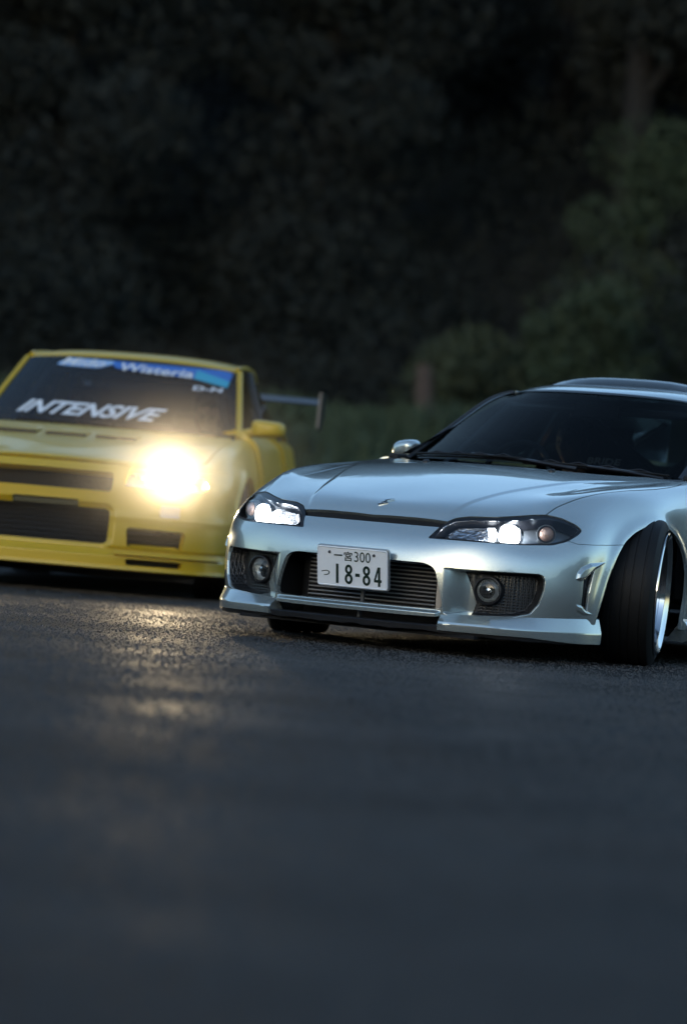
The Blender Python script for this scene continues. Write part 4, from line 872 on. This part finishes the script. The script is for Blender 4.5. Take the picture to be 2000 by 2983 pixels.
# wipers, cabin, wheels
b = MB(); b.tube([(x, 1.285 + .16 * abs(x) ** 2, .926) for x in np.linspace(-.5, .05, 10)], .008, 6); b.tube([(x, 1.285 + .16 * abs(x) ** 2, .926) for x in np.linspace(.08, .62, 10)], .008, 6); b.build('wiper', TRIM, ycar)
b = MB(); b.box((0, 1.68, .82), (1.4, .42, .12)); b.box((0, 2.6, .3), (1.5, 2.4, .03)); b.box((0, 3.4, .7), (1.4, .1, .6)); b.build('cabin_lining', INTER, ycar, bevel=.02)
for x in (-.38, .38):
    b = MB(); b.box((x, 2.72, .75), (.46, .12, .62)); b.box((x, 2.76, 1.10), (.25, .10, .16)); b.box((x, 2.45, .48), (.5, .5, .16)); b.build('seat', FABRIC, ycar, bevel=.04)
b = MB()
for s in (1, -1): b.tube([(s * .66, 1.75, .5), (s * .63, 1.80, .92), (s * .50, 2.12, 1.24), (s * .50, 2.8, 1.29), (s * .6, 2.9, .4)], .02, 8)
b.tube([(-.5, 2.8, 1.29), (.5, 2.8, 1.29)], .02, 8); b.tube([(-.5, 2.12, 1.24), (.5, 2.12, 1.24)], .02, 8); b.build('roll_cage', CAGE, ycar)
b = MB(); b.box((0, 2.4, .23), (1.6, 4.0, .03)); b.box((0, .95, .26), (1.1, .9, .08)); b.build('underbody', DARK, ycar, smooth=False)
make_wheel(ycar, (.80, .83, .330), 1, rad(12), 0, R=.325, rim=.245, w=.25); make_wheel(ycar, (-.80, .83, .325), -1, rad(12), 0, R=.325, rim=.245, w=.25)
make_wheel(ycar, (.80, 3.46, .330), 1, R=.325, rim=.245, w=.265); make_wheel(ycar, (-.80, 3.46, .325), -1, R=.325, rim=.245, w=.265)
dm = ycar.matrix_world @ Matrix.Translation((.38, 2.55, .42)) @ Matrix.Rotation(rad(4), 4, 'Z')
yd = person(dm, .95, 'person'); tag(yd, 'driver in dark clothes seated behind the windscreen of the yellow racing coupe', 'person')
dm = ycar.matrix_world @ Matrix.Translation((-.38, 2.55, .42)); yd = person(dm, .90, 'person'); tag(yd, 'second person sitting beside the driver in the yellow racing coupe', 'person')
# the lamps' own light
for s, P1 in ((1, 62.), (-1, 10.)):
    ld = bpy.data.lights.new('headlamp_beam', 'SPOT'); ld.energy = P1; ld.color = (1, .74, .43); ld.spot_size = rad(110); ld.spot_blend = .7; ld.shadow_soft_size = .045
    lo = link(bpy.data.objects.new('headlamp_beam', ld)); lo.parent = ycar; lo.location = (s * .655, .085, .648); lo.rotation_euler = Vector((-.2, .96, -.30)).to_track_quat('Z', 'Y').to_euler()
# thin haze volume added to spread the glare of the yellow car's headlamp
b = MB(); G_ = []
for th in np.linspace(0, math.pi, 17): G_.append([(1.5 * math.sin(th) * math.cos(p), 1.35 * math.sin(th) * math.sin(p), 0.85 * math.cos(th)) for p in np.linspace(0, 2 * math.pi, 33)])
b.grid(np.array(G_)[::-1]); sm = b.build('glow_haze', None); sm.location = ycar.matrix_world @ Vector((.64, -.45, .72)); sm['kind'] = 'stuff'; sm['label'] = 'thin haze added to spread the glow of the lit headlamp on the yellow car'
hm = bpy.data.materials.new('glow_haze_volume'); hm.use_nodes = True; hm.node_tree.nodes.remove(hm.node_tree.nodes['Principled BSDF']); L = hm.node_tree.links
tc = nod(hm, 'ShaderNodeTexCoord'); ln = nod(hm, 'ShaderNodeVectorMath', operation='MULTIPLY'); ln.inputs[1].default_value = (1 / 1.5, 1 / 1.35, 1 / .85); L.new(tc.outputs['Object'], ln.inputs[0])
l2 = nod(hm, 'ShaderNodeVectorMath', operation='LENGTH'); L.new(ln.outputs[0], l2.inputs[0]); mr = nod(hm, 'ShaderNodeMapRange', clamp=True); mr.inputs['From Min'].default_value = .05; mr.inputs['From Max'].default_value = 1.; mr.inputs['To Min'].default_value = 1.; mr.inputs['To Max'].default_value = 0.
L.new(l2.outputs['Value'], mr.inputs['Value']); nz = nod(hm, 'ShaderNodeTexNoise', Scale=1.6, Detail=3.); L.new(tc.outputs['Object'], nz.inputs['Vector']); mu = nod(hm, 'ShaderNodeMath', operation='MULTIPLY'); pw = nod(hm, 'ShaderNodeMath', operation='POWER'); pw.inputs[1].default_value = 3.2; L.new(mr.outputs['Result'], pw.inputs[0]); p2 = nod(hm, 'ShaderNodeMath', operation='MULTIPLY'); p2.inputs[1].default_value = .21; L.new(pw.outputs[0], p2.inputs[0]); L.new(p2.outputs[0], mu.inputs[0])
m3 = nod(hm, 'ShaderNodeMapRange'); m3.inputs['From Min'].default_value = .3; m3.inputs['From Max'].default_value = .7; m3.inputs['To Min'].default_value = .35; m3.inputs['To Max'].default_value = 1.4; L.new(nz.outputs['Fac'], m3.inputs['Value']); L.new(m3.outputs['Result'], mu.inputs[1])
pv = nod(hm, 'ShaderNodeVolumePrincipled', Anisotropy=.7); pv.inputs['Color'].default_value = (.9, .88, .86, 1); L.new(mu.outputs[0], pv.inputs['Density']); L.new(pv.outputs[0], hm.node_tree.nodes['Material Output'].inputs['Volume'])
sm.data.materials.clear(); sm.data.materials.append(hm)

# ================================================================== GROUND, ROADSIDE, WOODS
def asphalt():
    m = mat('asphalt', (.05, .05, .052), .55); b = m.node_tree.nodes['Principled BSDF']; L = m.node_tree.links
    tc = nod(m, 'ShaderNodeTexCoord')
    n1 = nod(m, 'ShaderNodeTexNoise', Scale=.9, Detail=9., Roughness=.65); n2 = nod(m, 'ShaderNodeTexVoronoi', Scale=75.); n3 = nod(m, 'ShaderNodeTexNoise', Scale=38., Detail=6., Roughness=.75); n4 = nod(m, 'ShaderNodeTexNoise', Scale=5., Detail=4.)
    for n in (n1, n2, n3, n4): L.new(tc.outputs['Object'], n.inputs['Vector'])
    cr = nod(m, 'ShaderNodeValToRGB'); cr.color_ramp.elements[0].position = .42; cr.color_ramp.elements[0].color = (.008, .008, .0085, 1); cr.color_ramp.elements[1].position = .60; cr.color_ramp.elements[1].color = (.036, .031, .028, 1)
    mx = nod(m, 'ShaderNodeMix', data_type='FLOAT'); mx.inputs['Factor'].default_value = .6
    L.new(n1.outputs['Fac'], mx.inputs['A']); L.new(n3.outputs['Fac'], mx.inputs['B']); mpg = nod(m, 'ShaderNodeMapping'); mpg.inputs['Scale'].default_value = (.22, 1.3, 1); mpg.inputs['Rotation'].default_value = (0, 0, .12); L.new(tc.outputs['Object'], mpg.inputs['Vector']); n5 = nod(m, 'ShaderNodeTexNoise', Scale=1.6, Detail=5.); L.new(mpg.outputs[0], n5.inputs['Vector'])
    mx5 = nod(m, 'ShaderNodeMix', data_type='FLOAT'); mx5.inputs['Factor'].default_value = .35; L.new(mx.outputs['Result'], mx5.inputs['A']); L.new(n5.outputs['Fac'], mx5.inputs['B']); L.new(mx5.outputs['Result'], cr.inputs['Fac']); L.new(cr.outputs['Color'], b.inputs['Base Color'])
    ad = nod(m, 'ShaderNodeMath', operation='MULTIPLY_ADD'); ad.inputs[1].default_value = .35; L.new(n2.outputs['Distance'], ad.inputs[0]); L.new(n3.outputs['Fac'], ad.inputs[2])
    ad2 = nod(m, 'ShaderNodeMath', operation='MULTIPLY_ADD'); ad2.inputs[1].default_value = .25; L.new(n4.outputs['Fac'], ad2.inputs[0]); L.new(ad.outputs[0], ad2.inputs[2])
    bp = nod(m, 'ShaderNodeBump', Strength=1., Distance=.02); L.new(ad2.outputs[0], bp.inputs['Height']); L.new(bp.outputs['Normal'], b.inputs['Normal'])
    mr = nod(m, 'ShaderNodeMapRange'); mr.inputs['From Min'].default_value = .3; mr.inputs['From Max'].default_value = .7; mr.inputs['To Min'].default_value = .42; mr.inputs['To Max'].default_value = .75; L.new(n1.outputs['Fac'], mr.inputs['Value']); L.new(mr.outputs['Result'], b.inputs['Roughness'])
    b.inputs['Specular IOR Level'].default_value = .09
    return m
b = MB(); b.add([(-900, -900, 0), (900, -900, 0), (900, 900, 0), (-900, 900, 0)], [(0, 1, 2, 3)]); tag(b.build('ground', asphalt(), smooth=False), kind='structure')

GRASSM = mat('grass_bank_soil', (.030, .042, .018), .95, var=.5, var_scale=.6)
def vnoise(x, y, seed=0):
    v = 0
    for k, (fx, a) in enumerate(((.013, 1.), (.031, .5), (.07, .25), (.17, .12))): v = v + a * np.sin(x * fx * 6.3 + seed + k * 1.7 + 1.3 * np.sin(y * fx * 5 + k)) * np.cos(y * fx * 5.1 + seed * 1.3 + k)
    return v
def bank_h(x, y):
    d = y - 42 + 3 * np.sin(x * .05); return np.maximum(-.3, np.where(d < 0, -.3, 0) + 1.9 * smooth01(d / 16) - .02 + .12 * vnoise(x * 3, y * 3) + np.maximum(0, y - 66) * .60 + 1.2 * vnoise(x, y, 2) * smooth01((y - 60) / 30))
def terrain(name, x0, x1, y0, y1, nx, ny, hf, m):
    xs, ys = np.linspace(x0, x1, nx), np.linspace(y0, y1, ny); XX, YY = np.meshgrid(xs, ys); G_ = np.stack([XX, YY, hf(XX, YY)], -1); b = MB()
    nr, nc = XX.shape; idx = np.arange(nr * nc).reshape(nr, nc)
    o = obj(name, G_.reshape(-1, 3), np.stack([idx[:-1, :-1], idx[:-1, 1:], idx[1:, 1:], idx[1:, :-1]], -1).reshape(-1, 4), m); tag(o, kind='structure'); return o
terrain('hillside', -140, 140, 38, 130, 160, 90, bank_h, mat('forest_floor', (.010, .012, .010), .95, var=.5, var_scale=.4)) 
# grass tufts on the bank
def tufts(name, n, x0, x1, y0, y1, h, m, hf):
    x = rng.uniform(x0, x1, n); y = rng.uniform(y0, y1, n); keep = hf(x, y) > -.05; x, y = x[keep], y[keep]; z = hf(x, y); n = len(x); V = []
    a = rng.uniform(0, math.pi, n); hh = h * rng.uniform(.5, 1.3, n) * (1 + .8 * np.sin(x * .9) * np.cos(y * .7)); w = .05 + .08 * rng.random(n); lx, ly = rng.normal(0, .12, n), rng.normal(0, .12, n)
    dx, dy = np.cos(a) * w, np.sin(a) * w
    P = np.stack([np.stack([x - dx, y - dy, z - .02], 1), np.stack([x + dx, y + dy, z - .02], 1), np.stack([x + lx, y + ly, z + np.maximum(.05, hh)], 1)], 1).reshape(-1, 3)
    o = obj(name, P, np.arange(3 * n).reshape(-1, 3), m, smooth=False); o['kind'] = 'stuff'; return o
def undergrowth(n):
    x = rng.uniform(-26, 26, n); y = 63 + 28 * rng.random(n) ** 1.3; lump = np.abs(np.sin(x * .55 + 2 * np.sin(y * .31)) * np.cos(y * .47 + x * .2)); z = bank_h(x, y) + (.6 + 3.4 * lump) * rng.random(n)
    c = np.stack([x, y, z], 1); u = rng.normal(size=(n, 3)); u /= np.linalg.norm(u, axis=1, keepdims=True); v = np.cross(u, rng.normal(size=(n, 3))); v /= np.linalg.norm(v, axis=1, keepdims=True); s_ = (.09 * rng.uniform(.5, 1.3, n))[:, None]
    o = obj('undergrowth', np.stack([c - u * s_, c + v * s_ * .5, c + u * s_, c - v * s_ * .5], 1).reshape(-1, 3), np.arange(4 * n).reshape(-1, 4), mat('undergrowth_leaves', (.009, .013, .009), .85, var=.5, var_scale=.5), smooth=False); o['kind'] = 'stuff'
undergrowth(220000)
tufts('grass', 60000, -22, 22, 43, 66, .32, mat('bank_grass', (.040, .060, .028), .85, var=.4, var_scale=.35), bank_h)
# trees
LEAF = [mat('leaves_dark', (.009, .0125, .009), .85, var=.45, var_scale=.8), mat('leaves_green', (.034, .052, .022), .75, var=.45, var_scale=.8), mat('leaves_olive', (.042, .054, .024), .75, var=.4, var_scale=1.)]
BARK = mat('bark', (.010, .009, .008), .9, var=.4, var_scale=6, bump=.6, bump_scale=20)
def crown_mesh(name, H, W, n, base=.25, leaf=.22, lobes=26):
    cs = []
    for _ in range(lobes):
        t = rng.random() ** .8; a = rng.uniform(0, 6.283); zc = H * (base + (1 - base) * t * .92); rw = W * .5 * (1 - .75 * t ** 1.6) * rng.uniform(.35, .95); cs.append((rw * math.cos(a), rw * math.sin(a), zc, W * rng.uniform(.14, .26)))
    cs = np.array(cs); k = rng.integers(0, len(cs), n); d = rng.normal(size=(n, 3)); d /= np.linalg.norm(d, axis=1, keepdims=True); r = rng.random(n) ** .35
    c = cs[k, :3] + d * (r * cs[k, 3])[:, None] * np.array([1, 1, .75]); u = rng.normal(size=(n, 3)); u /= np.linalg.norm(u, axis=1, keepdims=True); v = np.cross(u, rng.normal(size=(n, 3))); v /= np.linalg.norm(v, axis=1, keepdims=True); s = (leaf * rng.uniform(.5, 1.3, n))[:, None]
    return np.stack([c - u * s, c + v * s * .45, c + u * s, c - v * s * .45], 1).reshape(-1, 3), np.arange(4 * n).reshape(-1, 4)
def make_tree(name, H, W, n, lm, base=.25, leaf=.22):
    t = empty(name); b = MB(); b.tube([(0, 0, -.5), (.05, .03, H * .3), (.0, .1, H * .62), (.05, 0, H * .9)], [H * .022, H * .017, H * .010, H * .003], 8)
    for k in range(6):
        a = k * 2.4; z0 = H * (.3 + .09 * k); b.tube([(0.02, .05, z0), (math.cos(a) * W * .16, math.sin(a) * W * .16, z0 + H * .06), (math.cos(a) * W * .34, math.sin(a) * W * .34, z0 + H * .13)], [H * .008, H * .006, H * .002], 6)
    b.build('trunk', BARK, t); V, F_ = crown_mesh(name, H, W, n, base, leaf); obj('crown', V, F_, lm, t, smooth=False); return t
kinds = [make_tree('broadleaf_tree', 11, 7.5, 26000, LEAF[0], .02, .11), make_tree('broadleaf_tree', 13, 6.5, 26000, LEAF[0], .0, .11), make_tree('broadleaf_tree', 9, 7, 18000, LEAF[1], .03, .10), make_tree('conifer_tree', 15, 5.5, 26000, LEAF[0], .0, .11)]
used = [False] * 4; tree_list = []
def place(k, x, y, s, rot):
    o = kinds[k] if not used[k] else copy_tree(kinds[k]); used[k] = True; o.location = (x, y, float(bank_h(np.array(x), np.array(y))) - .2); o.scale = (s, s, s); o.rotation_euler = (0, 0, rot); o['category'] = 'tree'; o['group'] = 'trees of the dark wood'; tree_list.append(o)
    o['label'] = ['dark broadleaf tree in the shaded wood behind the cars', 'dark broadleaf tree in the shaded wood behind the cars', 'dim green broadleaf tree at the edge of the dark wood', 'dark pointed conifer in the shaded wood behind the cars'][k]; return o
WHERE = ['behind the yellow car', 'between the two cars', 'behind the silver car']
for row, (y0, sp) in enumerate(((70, 5.0), (78, 5.5), (90, 7))):
    for i, x in enumerate(np.arange(-40 - row * 5, 41 + row * 5, sp)):
        k = [0, 1, 3, 0, 1, 0, 3][(i * 3 + row * 2) % 7]; t_ = place(k, x + rng.uniform(-1.5, 1.5), y0 + rng.uniform(-2, 2), rng.uniform(.85, 1.25), rng.uniform(0, 6.28))
        px_ = 1000 + t_.location.x / t_.location.y * 10614; w_ = 'beyond the left edge of the view' if px_ < -300 else 'beyond the right edge of the view' if px_ > 2300 else 'above the yellow car' if px_ < 700 else 'above the gap between the cars' if px_ < 1150 else 'above the silver car'
        t_['label'] = ('dark conifer ' if k == 3 else 'dark broadleaf tree ') + ['in the front row', 'in the second row', 'in the back row'][row] + ', ' + w_
place(2, 5.6, 67.5, .62, 1.); place(2, 8.6, 68, .75, 3.)['label'] = 'green broadleaf tree at the wood edge beyond the right end of the frame'
def shrub(x, y, H, W, n, lm, label, leaf=.12):
    t = make_tree('shrub', H, W, n, lm, .02, leaf); t.location = (x, y, float(bank_h(np.array(x), np.array(y))) - .1); t.rotation_euler = (0, 0, rng.uniform(0, 6)); tag(t, label, 'shrub', 'shrubs at the foot of the wood'); return t
def px2x(px, y): return (px - 1000) / 10614 * y
for px, y, H, W, k, lb in ((1330, 63, 1.9, 2.6, 2, 'olive shrub on the bank behind the left end of the silver car roof'), (1440, 64, 1.6, 2.2, 2, 'smaller olive shrub between two taller ones above the silver car windscreen'), (1570, 64, 2.2, 2.4, 1, 'green shrub on the bank just behind the silver car roof'),
                           (1690, 62, 3.0, 2.4, 1, 'tall green shrub behind the middle of the silver car roof'), (1800, 65, 3.6, 3.0, 2, 'tallest olive shrub on the bank, behind the right part of the roof'), (1930, 66, 2.8, 3.0, 1, 'green shrub at the right edge behind the silver car')):
    shrub(px2x(px, y), y, H, W, 5000, LEAF[k], lb, .07)
b = MB(); x0 = px2x(1205, 60); b.tube([(x0, 60, 1.0), (x0 + .03, 60, 2.2), (x0 - .02, 60, 3.0)], [.20, .17, .13], 10)
ps = b.build('tree_stump', mat('pale_brown_wood', (.07, .05, .04), .9, var=.3), None); tag(ps, 'pale brown bare stump standing on the grass bank behind the cars', 'stump')
# wooded ridge behind the camera, seen only as it mirrors in the paint
def ridge_h(x, y):
    r = np.sqrt(x ** 2 + y ** 2); a = np.arctan2(x, -y); return -.5 + smooth01((r - 120) / 60) * (33 + 7 * np.sin(a * 5 + 1) + 3 * np.sin(a * 13) + 1.5 * np.sin(a * 37 + 2) + .9 * np.sin(a * 131))
na = 700; ang = np.linspace(-1.75, 1.75, na); rr_ = np.array([112, 125, 140, 155, 170, 182]); G_ = []
for r in rr_:
    x, y = np.sin(ang) * r, -np.cos(ang) * r; h = ridge_h(x, y) + (np.abs(rng.normal(0, 1.3, na)) if r > 150 else 0); G_.append(np.stack([x, y, h], 1))
b = MB(); b.grid(np.array(G_)); tag(b.build('hills', mat('far_wood', (.07, .085, .065), .9, var=.3, var_scale=.1), auto=None), kind='structure')
# loose rubber crumbs and stones on the road
CR = mat('rubber_crumb', (.010, .010, .011), .7)
def crumb_mesh(seed):
    r2 = np.random.default_rng(seed); b = MB(); G_ = []
    for i in range(5):
        th = math.pi * i / 4; G_.append([(math.sin(th) * math.cos(p) * r2.uniform(.7, 1.2), math.sin(th) * math.sin(p) * r2.uniform(.7, 1.2), .5 + .5 * math.cos(th) * r2.uniform(.8, 1.2)) for p in np.linspace(0, 2 * math.pi, 8)[:-1]]); G_[-1].append(G_[-1][0])
    b.grid(np.array(G_)); return b
cms = [crumb_mesh(k) for k in range(4)]; c0 = []
def ground_at(px, py):
    U, V = px - 1000, py - 1491.5; cr_, sr_ = math.cos(_rl), math.sin(_rl); u = U * cr_ + V * sr_; v = -U * sr_ + V * cr_; d = np.array([u / 10614, 1, -v / 10614]); t = CAM_H / -d[2]; return d[0] * t, d[1] * t
SPOTS = [(215, 1822, 12), (286, 1858, 14), (140, 1800, 8), (545, 2084, 26), (722, 2068, 24), (540, 2160, 22), (540, 1876, 12), (820, 1825, 10), (1145, 1838, 16), (1790, 2040, 16), (1400, 2080, 18), (120, 1990, 14), (1620, 1985, 9), (1240, 1935, 8), (1870, 2090, 14), (930, 1905, 9), (330, 1884, 10), (570, 1918, 12), (1500, 1950, 8), (60, 1850, 9), (1020, 1850, 7)]
for i, (px, py, w) in enumerate(SPOTS):
    x, y = ground_at(px, py); sz = w / 10614 * y / 2; o = cms[i % 4].build('rubber_crumb', CR, None, auto=None) if i < 4 else link(bpy.data.objects['rubber_crumb' if i % 4 == 0 else 'rubber_crumb.%03d' % (i % 4)].copy())
    o.location = (x, y, -.001); o.scale = (sz, sz * 1.2, sz * .55); o.rotation_euler = (0, 0, i * 1.3); tag(o, 'small black crumb of tyre rubber lying on the asphalt', 'rubber crumb', 'rubber crumbs scattered on the asphalt')

# coarse stone grain standing proud of the road surface
def grit(n):
    y = 21 - 17.8 * rng.random(n) ** 1.25; x = rng.uniform(-1, 1, n) * (y * .105 + .3); sz = .0023 + .0038 * rng.random(n) ** 2.5; a = rng.uniform(0, 6.28, n)
    cl = .5 + .5 * np.sin(x * 5 + 3 * np.sin(y * 1.3)) * np.cos(y * 2.1 + x * 2); k = rng.random(n) < .35 + .65 * cl; x, y, sz, a = x[k], y[k], sz[k], a[k]; n = len(x)
    P = [np.stack([x + sz * np.cos(a + t) * rng.uniform(.8, 1.3, n), y + sz * np.sin(a + t) * rng.uniform(.8, 1.3, n), np.full(n, -.0006)], 1) for t in (0, 1.57, 3.14, 4.71)]
    P += [np.stack([x + sz * .5 * np.cos(a + t), y + sz * .5 * np.sin(a + t), sz * rng.uniform(.4, .9, n)], 1) for t in (0, 1.57, 3.14, 4.71)]
    V = np.stack(P, 1).reshape(-1, 3); b0 = (np.arange(n) * 8)[:, None]; F = np.concatenate([b0 + np.array([[i, (i + 1) % 4, 4 + (i + 1) % 4, 4 + i]]) for i in range(4)] + [b0 + np.array([[4, 5, 6, 7]])])
    m = mat('road_stone', (.042, .040, .039), .55, var=.9, var_scale=37); o = obj('grit', V, F, m, smooth=False); o['kind'] = 'stuff'; return o
grit(190000)
